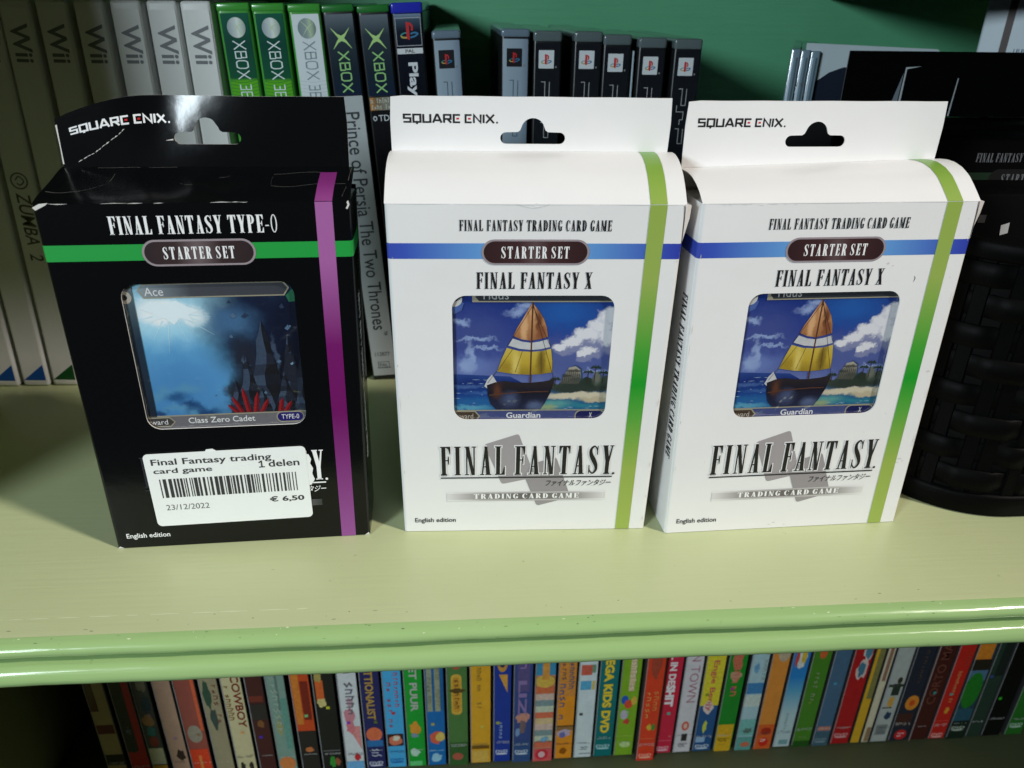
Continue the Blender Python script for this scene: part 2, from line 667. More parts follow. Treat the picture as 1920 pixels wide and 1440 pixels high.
def scribble(mb, u0, u1, v0, v1, m, mp, k=3, n=9, seed=1):
    """worn lettering too small to read: uneven little marks in a row"""
    r = random.Random(seed)
    step = (u1 - u0) / n
    for i in range(n):
        if r.random() < .1:
            continue
        a = u0 + i * step
        h0 = v0 + (v1 - v0) * r.uniform(0, .15)
        h1 = v0 + (v1 - v0) * r.uniform(.62, 1)
        q = r.random()
        wv = min(step * .26, (v1 - v0) * .2)
        if q < .4:
            pts = [(a + step * .15, h0), (a + step * .18, h1), (a + step * .7, (h0 + h1) / 2 + step * .2), (a + step * .72, h0)]
        elif q < .7:
            pts = [(a + step * .7, h1), (a + step * .2, h1 * .7 + h0 * .3), (a + step * .7, h1 * .35 + h0 * .65), (a + step * .2, h0)]
        else:
            pts = [(a + step * .4, h0), (a + step * .42, h1), (a + step * .75, h1 - step * .1)]
        mb.poly(stroke(pts, wv), m, mp, k + .05 * (i % 3))


# ------------------------------------------------------------------ the setting: a painted bookcase
SHELF = paint_mat('shelf_paint', (.44, .50, .255), (.56, .585, .345), .34, wear=.4)
MOULD = paint_mat('moulding_cool_lit_paint', (.27, .43, .16), (.34, .48, .21), .2, wear=.35, bump=.22)  # greener than the shelf: the cooler light on it is put into the colour
WALL = paint_mat('wall_paint', (.07, .29, .145), (.125, .41, .23), .5, bump=.4)
SIDE = paint_mat('side_paint', (.20, .24, .09), (.24, .28, .11), .5)
LOWP = paint_mat('lower_shaded_paint', (.06, .07, .03), (.08, .09, .04), .6)  # darkened paint: the shadow on the lower shelf is put into the colour

XA, XB = -272, 620
mb = MB()
prof = [(565, 0), (420, 0), (300, 0), (221, 0), (219, -.1), (217, -.6), (215.2, -1.7), (214.2, -3.2), (213.9, -4.8), (214.3, -6.6), (215.6, -8.2), (217.4, -9.3)]
NXS = 220
xs = [XA + (XB - XA) * i / NXS for i in range(NXS + 1)]


def wob(x, y, z):
    q = .10 * math.sin(x * .031) + .07 * math.sin(x * .083 + 1) + .05 * math.sin(x * .21 + 2) + .03 * math.sin(x * .57)
    return (x, y + q * min(1, max(0, -z)), z + .6 * q * min(1, max(0, -z - .5)))


mb.grid([[wob(x, y, z * .78) for y, z in prof] for x in xs], SHELF)
prof_b = [(217.4, -9.3), (220.5, -9.6), (222.5, -10.2), (222.5, -11.4), (219.0, -11.7), (215.0, -11.9), (213.6, -12.4), (212.6, -13.5), (211.8, -15.4), (211.2, -17.6), (211.3, -19.6), (212.2, -21.4), (213.8, -22.6), (216.5, -23.0), (224, -23.0), (224.1, -18), (565, -18)]
structure(mb.build('shelf'))
mb2 = MB()
mb2.grid([[wob(x, y, z * .78) for y, z in prof_b] for x in xs], MOULD)
structure(mb2.build('shelf_moulding'))
# the rounded nose of the shelf takes the moulding tone, cool light in its colour
nose = MB()
pn = [(219.2, -.03), (217.1, -.5), (215.25, -1.6), (214.1, -3.15), (213.8, -4.8), (214.2, -6.65), (215.5, -8.28), (217.3, -9.4)]
nose.grid([[wob(x, y - .05, z * .78 + .05) for y, z in pn] for x in xs], MOULD)
structure(nose.build('shelf_nosing'))

mb = MB()
mb.grid([[(XA, 566, z), (XB, 566, z)] for z in (-259, -14.1)], WALL, smooth=False)
mb.grid([[(XA, 566, z), (XB, 566, z)] for z in (0.05, 400)], WALL, smooth=False)
structure(mb.build('back_wall'))
mb = MB()
mb.box(XA - 22, XA - .5, 216, 566, -300, 700, SIDE, .8)
structure(mb.build('side_panel'))
mb = MB()
mb.box(XB + .5, XB + 22, 216, 566, -300, 700, SIDE, .8)
structure(mb.build('far_side_panel'))
mb = MB()
mb.box(XA, XB, 214, 565, 332, 354, SHELF, 3)
structure(mb.build('upper_shelf'))
mb = MB()
mb.box(XA, XB, 214, 565, -282, -259, LOWP, 3)
structure(mb.build('lower_shelf'))

# small paint chips and a hairline scratch in the shelf paint
chip = M((.10, .09, .05), .7)
mb = MB()
shm = lambda u, v, k: (u, v, .03 + .01 * k)
for i in range(26):
    u, v = rnd.uniform(-190, 240), 221 + abs(rnd.gauss(0, 3.5))
    L = rnd.uniform(.3, 1.6)
    mb.poly(stroke([(u, v), (u + L * .6, v + rnd.uniform(-.15, .15)), (u + L, v + rnd.uniform(-.2, .2))], [rnd.uniform(.1, .2), rnd.uniform(.15, .35), .08]), chip, shm, 0)
lite = M((.72, .74, .52), .5)
px = -186
while px < -60:
    L = rnd.uniform(3, 11)
    mb.poly(stroke([(px, 228.4 + rnd.uniform(-.1, .1)), (px + L / 2, 228.4), (px + L, 228.4 + rnd.uniform(-.1, .1))], [.15, .32, .12]), lite, shm, 1)
    px += L + rnd.uniform(.5, 5)
for i in range(60):
    u = rnd.uniform(-180, 250)
    t = rnd.choice([0, 0, 1, 1, 2, 4])
    (ya, za), (yb, zb_) = pn[t], pn[t + 1]
    L = rnd.uniform(.2, 1.5)
    hgt = rnd.uniform(.06, .22)
    f = rnd.uniform(.1, .7)

    def nm(a, b, k, ya=ya, za=za, yb=yb, zb_=zb_):
        x_, y_, z_ = wob(a, ya + (yb - ya) * b - .05, (za + (zb_ - za) * b) * .78 + .05)
        return (x_, y_ - .05, z_ + .04)
    mb.poly(stroke([(u, f), (u + L * .5, f + rnd.uniform(-.06, .06)), (u + L, f)], [.03, hgt, .03]), chip if rnd.random() < .6 else lite, nm, 0)
structure(mb.build('shelf_scratches'))

# ------------------------------------------------------------------ the three hanging card-game boxes
WHITE = M((.77, .762, .757), .38, bump=.32, bscale=34, mottle=.05, mscale=22)
CARDW = M((.74, .73, .70), .6)
GREY_IN = M((.40, .36, .32), .8)
BLACKC = M((.003, .0034, .0042), .2, spec=.33, bump=.06, bscale=200)
INK = M((.012, .011, .012), .42)
INKW = M((.82, .82, .82), .42)
RED = M((.55, .02, .02), .4)
D = 30.0
WARP = {'L': (-52.1, 53.2, -52.6, 50.8), 'M': (-52.7, 53.4, -52.6, 51.4), 'R': (-52.7, 52.3, -52.5, 52.7)}
FILM = film_mat('window_film', gloss=.06, bump=.7, bscale=70, rough=.1)
FILM_HAZY = film_mat('hazy_window_film', gloss=.09, bump=.8, bscale=75, rough=.16)

PURPLE = [(0, srgb(140, 75, 140)), (.16, srgb(128, 55, 125)), (.42, srgb(105, 12, 92)), (.62, srgb(110, 20, 98)), (.85, srgb(160, 92, 155)), (1, srgb(160, 95, 155))]
GREEN = [(0, srgb(152, 172, 80)), (.22, srgb(148, 170, 76)), (.40, srgb(84, 160, 60)), (.50, srgb(28, 148, 40)), (.60, srgb(70, 156, 54)), (.80, srgb(148, 172, 84)), (1, srgb(146, 170, 78))]


def starter_box(tag_, label, loc, yaw, lean, dark, flap_l, flap_r, curl=False, group='hanging card game boxes on the shelf'):
    wl = WARP[tag_]

    def xf(x, y, z):
        t = min(max(z / 142.5, 0), 1)
        l = wl[2] + (wl[0] - wl[2]) * t
        r = wl[3] + (wl[1] - wl[3]) * t
        return (l + (x + 52.5) / 105 * (r - l), y, z)

    root = thing('card_game_box', label, 'card box', loc, (lean, 0, yaw), group)
    body = BLACKC if dark else WHITE
    ink = INKW if dark else INK
    edge = CARDW
    fm = lambda u, v, k: (u, -.05 - .05 * k, v)
    H = 142.5
    w0, w1 = (55.2, 113.9) if dark else (55.6, 108.5)
    # carton: front panel with the window cut out of it, rounded folds, sides, back, bottom
    mb = MB()
    hole = rrect(-30, 30.4, w0, w1, 5.2)
    fr = 1.3
    mb.poly(rc(-52.5 + fr, 52.5 - fr, .2, H), body, lambda u, v, k: (u, 0, v), 0, [hole])
    mb.poly(rc(-52.5 + fr, 52.5 - fr, .2, H), GREY_IN, lambda u, v, k: (u, .55, v), 0, [hole])
    mb.grid([[(u, 0, v) for u, v in hole], [(u, .55, v) for u, v in hole]], edge, False, True)
    path = []
    for i in range(6):
        a = math.radians(90 * i / 5)
        path.append((-52.5 + fr - fr * math.sin(a), fr - fr * math.cos(a)))
    path += [(-52.7, 10), (-52.7, 20), (-52.5, D - .5), (-52, D), (52, D), (52.5, D - .5), (52.7, 20), (52.7, 10)]
    for i in range(6):
        a = math.radians(90 * i / 5)
        path.append((52.5 - fr + fr * math.cos(a), fr - fr * math.sin(a)))
    mb.grid([[(x, y, z) for x, y in path] for z in (.2, 40, 80, 120, H)], body)
    mb.poly(rc(-52.2, 52.2, .3, D - .3), body, lambda u, v, k: (u, v, .2), 0)
    shell_mb = mb
    # top flap, bulging as it curves back to the hang tab
    NX = 28

    def flap_pt(s, u, off=0.0):
        """s 0..1 from front fold to the tab, u in mm across"""
        a = (u + 52.5) / 105
        y = s * D
        i = s * (len(flap_r) - 1)
        j = min(int(i), len(flap_r) - 2)
        f = i - j
        z = (flap_l[j] * (1 - f) + flap_l[j + 1] * f) * (1 - a) + (flap_r[j] * (1 - f) + flap_r[j + 1] * f) * a
        dent = 0
        if dark:
            dent = .5 * math.sin(u * .13 + 1) * math.sin(s * 3.1) + .35 * math.sin(u * .31 + s * 4) * math.sin(s * 3.1) - 1.6 * max(0, 1 - abs(u + 40) / 14) * math.sin(s * 3.1)
        else:
            dent = .18 * math.sin(u * .17) * math.sin(s * 3.1)
            if tag_ == 'M':
                dent -= .9 * max(0, 1 - abs(u + 1) / 5) * max(0, 1 - s * 7)
        return (u, y, H + z + dent + off)
    mb = MB()
    NS = 16
    mb.grid([[flap_pt(s / NS, -52.5 + 105 * i / NX) for i in range(NX + 1)] for s in range(NS + 1)], body)
    mb.grid([[flap_pt(s / NS, -52.3 + 104.6 * i / NX, -.5) for i in range(NX + 1)] for s in range(1, NS + 1)], GREY_IN)
    mb.grid([[flap_pt(s / NS, -52.5), flap_pt(s / NS, -52.3, -.5)] for s in range(1, NS + 1)], edge)
    mb.grid([[flap_pt(s / NS, 52.5), flap_pt(s / NS, 52.3, -.5)] for s in range(1, NS + 1)], edge)
    flap = mb.build('top_flap', root, xf=xf)
    # dust flaps folded in under the lid at both ends
    for sgn, fz in ((-1, flap_l), (1, flap_r)):
        mb = MB()
        top = max(fz) * .55
        rows = []
        for i in range(7):
            t = i / 6
            x = sgn * (52.4 - 24 * t)
            z = H - .7 + .8 * t - (0 if t else .2)
            rows.append([(x, 2.5 + 2 * t, z), (x, 15, z + .5), (x, D - 3 - 3 * t, z)])
        mb.grid(rows, CARDW if not dark else body)
        if sgn > 0 and not dark:
            # crushed ear of the flap sticking out at the corner
            mb.grid([[(52.0, -.4, H + .4), (54.2, .4, H - .2), (53.0, 4, H + .2)], [(52.3, -.1, H - 5), (54.3, 1.2, H - 5), (53.4, 5, H - 5)], [(52.5, .4, H - 14), (53.0, 2.2, H - 14), (52.8, 6, H - 14)]], body)
        mb.build('dust_flap', root, xf=xf)
    # hang tab with its euro slot
    tl = max(flap_l) * .9
    tm = lambda u, v, k: (u, D + .15 - .04 * k, v)

    def curlf(x, y, z):
        x2, y2, z2 = xf(x, y, z)
        if curl:
            h = min(1, max(0, (z2 - 147) / 27))
            t = max(0, (-22 - x2) / 30)
            z2 -= 8.0 * (t ** 1.6) * h
            y2 += 2.4 * h * math.exp(-((x2 + 16) / 9) ** 2)
            y2 += 3.2 * h * h * math.exp(-((x2 + 8) / 18) ** 2)
        return (x2, y2, z2)
    slot = [(-12.2 + 0, 159.4)]
    slot = []
    for i in range(9):
        a = math.radians(90 + 180 * i / 8)
        slot.append((-9.9 + 2.1 * math.cos(a), 159.4 + 2.1 * math.sin(a)))
    for i in range(9):
        a = math.radians(-90 + 180 * i / 8)
        slot.append((9.9 + 2.1 * math.cos(a), 159.4 + 2.1 * math.sin(a)))
    slot += [(5.6, 161.6), (4.7, 162.2)]
    for i in range(13):
        a = math.radians(15 + 150 * i / 12)
        slot.append((4.35 * math.cos(a), 162.3 + 4.3 * math.sin(a)))
    slot += [(-4.7, 162.2), (-5.6, 161.6)]
    ta, tb = -52.0, 50.3
    zb0 = H - .4
    zb1 = H - .4
    ztop = 174.0
    outl = [(ta + (tb - ta) * i / 24, zb0 + (zb1 - zb0) * i / 24) for i in range(25)] + [(tb + .6, 165), (tb + .2, ztop)] + [(tb + .2 + (ta + .6 - tb) * i / 24, ztop - .05 * math.sin(i)) for i in range(1, 24)] + [(ta + .5, ztop - .4), (ta, 165)]
    mb = MB()
    # built as vertical slices so that a curled tab bends smoothly
    if curl:
        from mathutils import geometry as G
        cells = []
        nxs = [ta + (tb - ta) * i / 34 for i in range(35)]
        import itertools
        pts = [Vector(p) for p in outl] + [Vector(p) for p in slot]
        n0, n1 = len(outl), len(slot)
        edges = [(i, (i + 1) % n0) for i in range(n0)] + [(n0 + i, n0 + (i + 1) % n1) for i in range(n1)]
        extra = []
        for i in range(1, 34):
            for j in range(1, 9):
                q = Vector((nxs[i], zb0 + (ztop - zb0) * j / 9))
                if abs(q.x) < 13.5 and 156.3 < q.y < 168:
                    continue
                if q.y < max(zb0, zb1) + .8:
                    continue
                extra.append(q)
        vs, es, fs, _, _, _ = G.delaunay_2d_cdt(pts + extra, edges, [], 1, 1e-5)
        for y_off, mm in ((0, body), (.5, GREY_IN)):
            i0 = len(mb.v)
            mb.v += [(v.x, D + .15 + y_off, v.y) for v in vs]
            k = mb.slot(mm)
            for f in fs:
                c = sum((vs[q] for q in f), Vector((0, 0))) / len(f)
                # drop triangles lying in the slot
                if (abs(c.x) < 9.9 and 157.3 < c.y < 161.5) or ((c.x / 4.35) ** 2 + ((c.y - 162.3) / 4.3) ** 2 < .9 and c.y > 161) or ((abs(c.x) - 9.9) ** 2 + (c.y - 159.4) ** 2 < 3.9 and abs(c.x) > 9.8) or (abs(c.x) < 4.6 and 161 < c.y < 162.4):
                    continue
                mb.f.append(tuple(i0 + q for q in f))
                mb.mi.append(k)
                mb.sm.append(True)
    else:
        mb.poly(outl, body, lambda u, v, k: (u, D + .15, v), 0, [slot])
        mb.poly(outl, GREY_IN, lambda u, v, k: (u, D + .65, v), 0, [slot])
    mb.grid([[(u, D + .15, v) for u, v in slot], [(u, D + .65, v) for u, v in slot]], edge, False, True)
    mb.grid([[(u, D + .15, v) for u, v in outl], [(u, D + .65, v) for u, v in outl]], edge, False, True)
    tab = mb.build('hang_tab', root, xf=curlf)
    # maker's name on the tab
    mb = MB()
    lines(mb, 'SQUARE', -47.2, -26.6, 164.7, 167.7, ink, tm, 2, wt=.21, bar=RED)
    lines(mb, 'ENIX', -24.9, -14.2, 164.7, 167.7, ink, tm, 2, wt=.21, bar=RED)
    mb.poly(ell(-13.2, 164.9, .35, .35, 10), ink, tm, 2)
    mb.build('tab_lettering', tab, xf=curlf)

    # printed band round front and sides
    zb, zt = 122.6, 128.4
    mb = MB()
    if dark:
        band = M(srgb(30, 150, 62), .38)
        bandl = bandr = band
    else:
        band = ramp_mat('X', -.0525, .0525, [(0, srgb(52, 72, 170)), (.06, srgb(56, 82, 178)), (.32, srgb(96, 150, 208)), (.5, srgb(110, 165, 215)), (.68, srgb(96, 150, 208)), (.94, srgb(56, 78, 176)), (1, srgb(48, 62, 165))], .4)
    bp = [(-52.78, 24), (-52.78, 12)] + [(-52.5 + fr - (fr + .07) * math.sin(math.radians(a)), fr - (fr + .07) * math.cos(math.radians(a))) for a in (90, 72, 54, 36, 18, 0)]
    bp += [(-10, -.07), (10, -.07)]
    bp += [(52.5 - fr + (fr + .07) * math.sin(math.radians(a)), fr - (fr + .07) * math.cos(math.radians(a))) for a in (0, 18, 36, 54, 72, 90)] + [(52.78, 12), (52.78, 24)]
    mb.grid([[(x, y, z) for x, y in bp] for z in (zb, zt)], band, False)
    mb.build('printed_band', root, xf=xf)
    # long stripe down the front and over the flap
    sm = ramp_mat('Z', 0, .1425, PURPLE if dark else GREEN, .36)
    sm2 = ramp_mat('Y', 0, .03, [(0, srgb(150, 70, 140)), (.4, srgb(135, 50, 125)), (1, srgb(120, 35, 110))] if dark else [(0, srgb(140, 166, 74)), (.6, srgb(120, 160, 62)), (1, srgb(105, 162, 72))], .36)
    mb = MB()
    sx0, sx1 = (40.4, 46.4) if dark else (39.6, 45.6)
    mb.grid([[(sx0, -.16, z), (sx1, -.16, z)] for z in (.3, 30, 60, 90, 120, H - .1)], sm, False)
    top = .8 if dark else 1
    rows = [[tuple(c + d for c, d in zip(flap_pt(s / NS * top, sx0 + (sx1 - sx0) * i / 3), (0, -.12, .12))) for i in range(4)] for s in range(NS + 1)]
    mb.grid(rows, sm2, True)
    mb.build('printed_stripe', root, xf=xf)
    # badge
    mb = MB()
    bx = -.6 if dark else .2
    rim = M((.30, .25, .27), .4)
    fill = ramp_mat('X', bx * .001 - .019, bx * .001 + .019, [(0, (.022, .012, .014)), (.3, (.035, .018, .018)), (.5, (.13, .095, .10)), (.7, (.035, .018, .018)), (1, (.022, .012, .014))] if dark else [(0, (.03, .012, .014)), (.35, (.05, .02, .022)), (.5, (.10, .06, .065)), (.65, (.05, .02, .022)), (1, (.03, .012, .014))], .38)
    mb.poly(rrect(bx - 19.3, bx + 19.3, 120.4, 129.9, 4.7, 10), rim, fm, 3)
    mb.poly(rrect(bx - 18.5, bx + 18.5, 121.1, 129.2, 4.0, 10), fill, fm, 4)
    bad = mb.build('badge', root, xf=xf)
    mb = MB()
    serif(mb, 'STARTER SET', bx - 12.3, bx + 12.0, 122.9, 127.3, INKW, fm, 5, gap=.16, space=.2)
    mb.build('badge_lettering', bad, xf=xf)
    # titles
    mb = MB()
    if dark:
        serif(mb, 'FINAL FANTASY TYPE-0', -29.2, 27.0, 131.9, 138.2, ink, fm, 2)
    else:
        serif(mb, 'FINAL FANTASY TRADING CARD GAME', -26.9, 26.7, 132.9, 136.9, ink, fm, 2)
        serif(mb, 'FINAL FANTASY X', -21.0, 21.2, 111.2, 117.6, ink, fm, 2)
    mb.build('title_lettering', root, xf=xf)
    # big logo near the foot, with two grey card shapes behind
    mb = MB()
    ink_l = ramp_mat('X', -.036, .036, [(0, (.012, .012, .02)), (.25, (.06, .06, .09)), (.6, (.5, .5, .52)), (.85, (.82, .82, .82)), (1, (.82, .82, .82))], .42) if dark else ink
    if not dark:
        g1, g2 = M((.33, .30, .31), .4), M((.29, .265, .275), .4)

        def round_poly(P, r=.22):
            out = []
            n = len(P)
            for i in range(n):
                a, b, c = Vector(P[i - 1]), Vector(P[i]), Vector(P[(i + 1) % n])
                d1 = (a - b).normalized() * 1.3
                d2 = (c - b).normalized() * 1.3
                for j in range(5):
                    t = j / 4
                    p = (b + d1) * (1 - t) ** 2 + b * 2 * t * (1 - t) + (b + d2) * t * t
                    out.append((p.x, p.y))
            return out
        mb.poly(round_poly([(-18.0, 44.0), (-4.0, 49.0), (3.4, 27.6), (-10.6, 24.4)]), g1, fm, 1)
        mb.poly(round_poly([(2.0, 34.6), (11.8, 37.6), (18.9, 17.3), (4.6, 13.1), (-1.4, 29.0)]), g2, fm, 2)
    mb.poly(rc(-36.1, 35.8, 27.55, 28.15), ink_l, fm, 5)
    P, wd = serif_layout('FINAL FANTASY', .15, .24)
    for i, p in enumerate(P):
        q = [(-36 + a / wd * 71.6, 29.2 + b * 14.0) for a, b in p]
        mb.poly(q, ink_l, fm, 5 + .05 * (i % 5))
        if not dark:
            c = Vector((sum(a for a, b in q) / len(q), sum(b for a, b in q) / len(q)))
            x0, x1 = min(a for a, b in q), max(a for a, b in q)
            y0, y1 = min(b for a, b in q), max(b for a, b in q)
            fx, fy = (x1 - x0 + .9) / max(.3, x1 - x0), (y1 - y0 + .9) / max(.3, y1 - y0)
            mx_, my_ = (x0 + x1) / 2, (y0 + y1) / 2
            mb.poly([(mx_ + (a - mx_) * fx, my_ + (b - my_) * fy) for a, b in q], WHITE, fm, 3 + .05 * (i % 5))
    mb.poly(ell(36.2, 29.4, .55, .55, 14), ink_l, fm, 5)
    sans(mb, 'ファイナルファンタジー', 8.0, 35.6, 23.3, 26.4, ink_l, fm, 5, .01, .25)
    logo = mb.build('logo_lettering', root, xf=xf)
    mb = MB()
    gb = ramp_mat('X', -.0336, .0335, [(0, (.66, .64, .64)), (.22, (.22, .2, .2)), (.5, (.12, .105, .105)), (.78, (.22, .2, .2)), (1, (.68, .66, .66))] if not dark else [(0, (.01, .01, .01)), (.25, (.12, .12, .12)), (.5, (.2, .2, .2)), (.75, (.2, .2, .2)), (1, (.02, .02, .02))], .42)
    gbe = ramp_mat('X', -.0336, .0335, [(0, (.76, .75, .74)), (.22, (.50, .48, .47)), (.5, (.42, .40, .40)), (.78, (.50, .48, .47)), (1, (.76, .75, .74))], .42)
    if not dark:
        mb.poly(rc(-33.6, 33.5, 15.9, 20.5), gbe, fm, 3.5)
    mb.poly(rc(-33.6, 33.5, 16.7, 19.8), gb, fm, 4)
    serif(mb, 'TRADING CARD GAME', -22.4, 22.4, 17.1, 19.6, INKW, fm, 5, gap=.10, space=.2)
    mb.build('subtitle_bar', root, xf=xf)
    mb = MB()
    sans(mb, 'English edition', -47.7, -30.2, 4.3, 7.3, ink, fm, 2, .012)
    mb.build('edition_lettering', root, xf=xf)
    # side lettering
    mb = MB()
    if tag_ == 'R':
        sm_ = lambda u, v, k: (-52.78 - .03 * k, 9 - v, 107 - u)
        serif(mb, 'FINAL FANTASY TRADING CARD GAME', 0, 72, -.4, 5.2, ink, sm_, 1)
        mb.build('side_lettering', root, xf=xf)
    if tag_ == 'L':
        sm_ = lambda u, v, k: (52.78 + .03 * k, 12 - v, 34 + u)
        serif(mb, 'FINAL FANTASY TRADING CARD GAME', 0, 72, -.4, 5.2, ink, sm_, 1)
        mb.build('side_lettering', root, xf=xf)

    # the card seen through the window, and the clear film over it
    cm = lambda u, v, k: (u, 1.7 - .04 * k, v)
    mb = MB()
    bar_d = M((.035, .04, .05), .4)
    gold = M((.36, .33, .24), .4)
    if dark:
        # generic stand-in picture: a burst of light in blue mist over dark ragged rocks
        rr_ = random.Random(8)
        blobs = [(-12, 90, 27, 22, .9, srgb(126, 204, 238)), (-10, 76, 22, 16, .9, srgb(92, 158, 210)), (-18, 68, 16, 14, .9, srgb(76, 140, 196)), (-16, 102, 22, 9, .9, srgb(190, 234, 250)),
                 (16, 96, 18, 20, .5, srgb(20, 34, 66)), (24, 82, 14, 30, .6, srgb(16, 26, 52)), (6, 98, 8, 6, .9, srgb(70, 110, 150)), (-16, 102.5, 10, 4.6, .35, srgb(250, 254, 255)), (-9, 101, 5, 2.6, .6, srgb(240, 250, 252)), (-20, 105, 5, 3, .6, srgb(240, 250, 252))]
        for i in range(12):
            blobs.append((rr_.uniform(-28, 2), rr_.uniform(58, 72), rr_.uniform(2, 5), rr_.uniform(1, 2.6), .8, srgb(*rr_.choice([(90, 150, 190), (40, 90, 140), (120, 176, 206), (30, 70, 120)]))))
        for i in range(7):
            blobs.append((rr_.uniform(18, 31), rr_.uniform(60, 72), rr_.uniform(2, 4), rr_.uniform(1, 2.2), .8, srgb(*rr_.choice([(70, 120, 170), (40, 80, 130), (20, 40, 80)]))))
        blobs += [(12, 66, 10, 13, .35, srgb(22, 24, 34)), (7, 60, 6, 12, .4, srgb(30, 32, 40)), (18, 74, 7, 10, .45, srgb(16, 20, 32)), (10, 82, 5, 10, .5, srgb(34, 40, 56)), (20, 62, 7, 7, .4, srgb(34, 32, 34)),
                  (24, 72, 3, 12, .4, srgb(18, 22, 36)), (29, 66, 4, 16, .4, srgb(14, 18, 30)), (4, 66, 3, 5, .5, srgb(40, 44, 52)), (27, 97, 5, 9, .5, srgb(12, 22, 46)), (14, 70, 1.2, 8, .6, srgb(70, 84, 104)), (21, 84, .9, 7, .6, srgb(64, 80, 104)), (9, 76, .8, 6, .6, srgb(84, 104, 130)),
                  (30, 70, 8, 20, .5, srgb(12, 18, 36))]
        mist = blob_mat(55, 114, [(0, srgb(20, 44, 84)), (.35, srgb(34, 80, 130)), (.7, srgb(46, 96, 146)), (1, srgb(36, 66, 104))], blobs, .0045, 120)
        mb.poly(rc(-32.5, 33, 54, 115), mist, cm, 0)
        rk = random.Random(12)
        rock_cols = [srgb(16, 20, 34), srgb(26, 32, 48), srgb(40, 50, 70), srgb(58, 74, 98), srgb(12, 14, 24)]

        def spire(bx_, w_, h_, k_):
            L_, R_ = [], []
            n_ = 9
            for i_ in range(n_ + 1):
                t_ = i_ / n_
                hw_ = w_ * (1 - t_) ** .8 * rk.uniform(.75, 1.15)
                L_.append((bx_ - hw_, 58 + h_ * t_ + rk.uniform(-.6, .6)))
                R_.append((bx_ + hw_ * .9, 58 + h_ * t_ + rk.uniform(-.6, .6)))
            mid = [(bx_ + w_ * .25 * math.sin(i_ * 1.3) * (1 - i_ / n_), 58 + h_ * i_ / n_) for i_ in range(n_ + 1)]
            for i_ in range(n_):
                mb.poly([L_[i_], mid[i_], mid[i_ + 1], L_[i_ + 1]], M(rk.choice(rock_cols[1:4]), .45, mottle=.35, mscale=700), cm, k_)
                mb.poly([mid[i_], R_[i_], R_[i_ + 1], mid[i_ + 1]], M(rk.choice([rock_cols[0], rock_cols[4], rock_cols[1]]), .45, mottle=.35, mscale=700), cm, k_)
        spire(26, 6, 34, 2)
        spire(5, 4, 17, 2.2)
        spire(17, 8, 41, 2.6)
        spire(10, 5.5, 27, 3.2)
        spire(23.5, 4.5, 20, 3.6)
        spire(30, 4, 25, 3.4)
        spire(14.5, 4, 13, 4)
        for i_ in range(16):
            u_, v_ = rk.uniform(-6, 29), rk.uniform(66, 106)
            q_ = rk.uniform(.4, 1.3)
            mb.poly([(u_ - q_, v_), (u_ + rk.uniform(-.3, .5), v_ + q_ * rk.uniform(.8, 1.6)), (u_ + q_, v_ + rk.uniform(-.3, .3)), (u_, v_ - q_ * .8)], M(rk.choice([srgb(120, 150, 176), srgb(40, 56, 84), srgb(84, 110, 140)]), .45), cm, 4.4)
        crys = [srgb(150, 34, 40), srgb(110, 22, 30), srgb(190, 60, 60)]
        for (u_, a_, h_) in ((6, -25, 8), (8.5, -8, 11), (11, 10, 9), (13.4, 28, 6.5), (4.2, -42, 5), (20.5, 12, 6), (22.6, 30, 5)):
            dx_, dy_ = math.sin(math.radians(a_)), math.cos(math.radians(a_))
            t_ = (u_ + dx_ * h_, 60.5 + dy_ * h_)
            mb.poly([(u_ - 1, 60.5), (u_ - .9 + dx_ * h_ * .7, 60.5 + dy_ * h_ * .7), t_, (u_, 60.5)], M(crys[0], .3), cm, 5)
            mb.poly([(u_, 60.5), t_, (u_ + .9 + dx_ * h_ * .65, 60.5 + dy_ * h_ * .65), (u_ + 1, 60.5)], M(crys[1], .3), cm, 5)
        ray = M(srgb(206, 238, 250), .5)
        for a_ in (-8, -22, -35, -52, -70, 195, 215, 240, 262):
            L_ = rk.uniform(7, 15)
            c_, s_ = math.cos(math.radians(a_)), math.sin(math.radians(a_))
            mb.poly(stroke([(-15 + 6 * c_, 102 + 3.2 * s_), (-15 + (6 + L_ * .4) * c_, 102 + (3.2 + L_ * .4) * s_), (-15 + (6 + L_) * c_, 102 + (3.2 + L_) * s_)], [.5, .25, .02]), ray, cm, 2)
        mb.poly([(-25, 104), (-21, 106.6), (-16.5, 105.8), (-12, 107), (-8, 104.4), (-4.6, 103), (-8.4, 101.4), (-7, 98.8), (-11.6, 100.2), (-14, 97.6), (-17, 100.4), (-22, 99), (-20.6, 102)], M((.85, .96, 1.0), .4), cm, 3)
        # card frame
        fr_m = ramp_mat('X', -.032, .033, [(0, (.10, .11, .12)), (.12, (.30, .36, .40)), (.4, (.07, .075, .09)), (1, (.05, .055, .07))], .35)
        mb.poly(rc(-32, -26.5, 54, 115), ramp_mat('Z', .055, .115, [(0, srgb(20, 32, 48)), (.6, srgb(30, 50, 70)), (.85, srgb(70, 90, 100)), (1, srgb(110, 120, 125))], .4, noise=.3), cm, 6)
        mb.poly([(-24.8, 111), (-22.8, 113.6), (26.6, 113.6), (28.6, 111), (26.6, 108), (-22.8, 108)], gold, cm, 6)
        mb.poly([(-24.2, 111), (-22.5, 113.1), (26.3, 113.1), (27.9, 111), (26.3, 108.5), (-22.5, 108.5)], fr_m, cm, 7)
        mb.poly(ell(-29.4, 108.6, 2.4, 2.4), M((.45, .42, .36), .4), cm, 8)
        mb.poly(ell(-29.6, 108.6, 1.1, 1.1), INK, cm, 9)
        mb.poly([(27, 108), (31.5, 112.5), (33, 112), (33, 106), (28, 105.5)], M(srgb(40, 110, 80), .4), cm, 8)
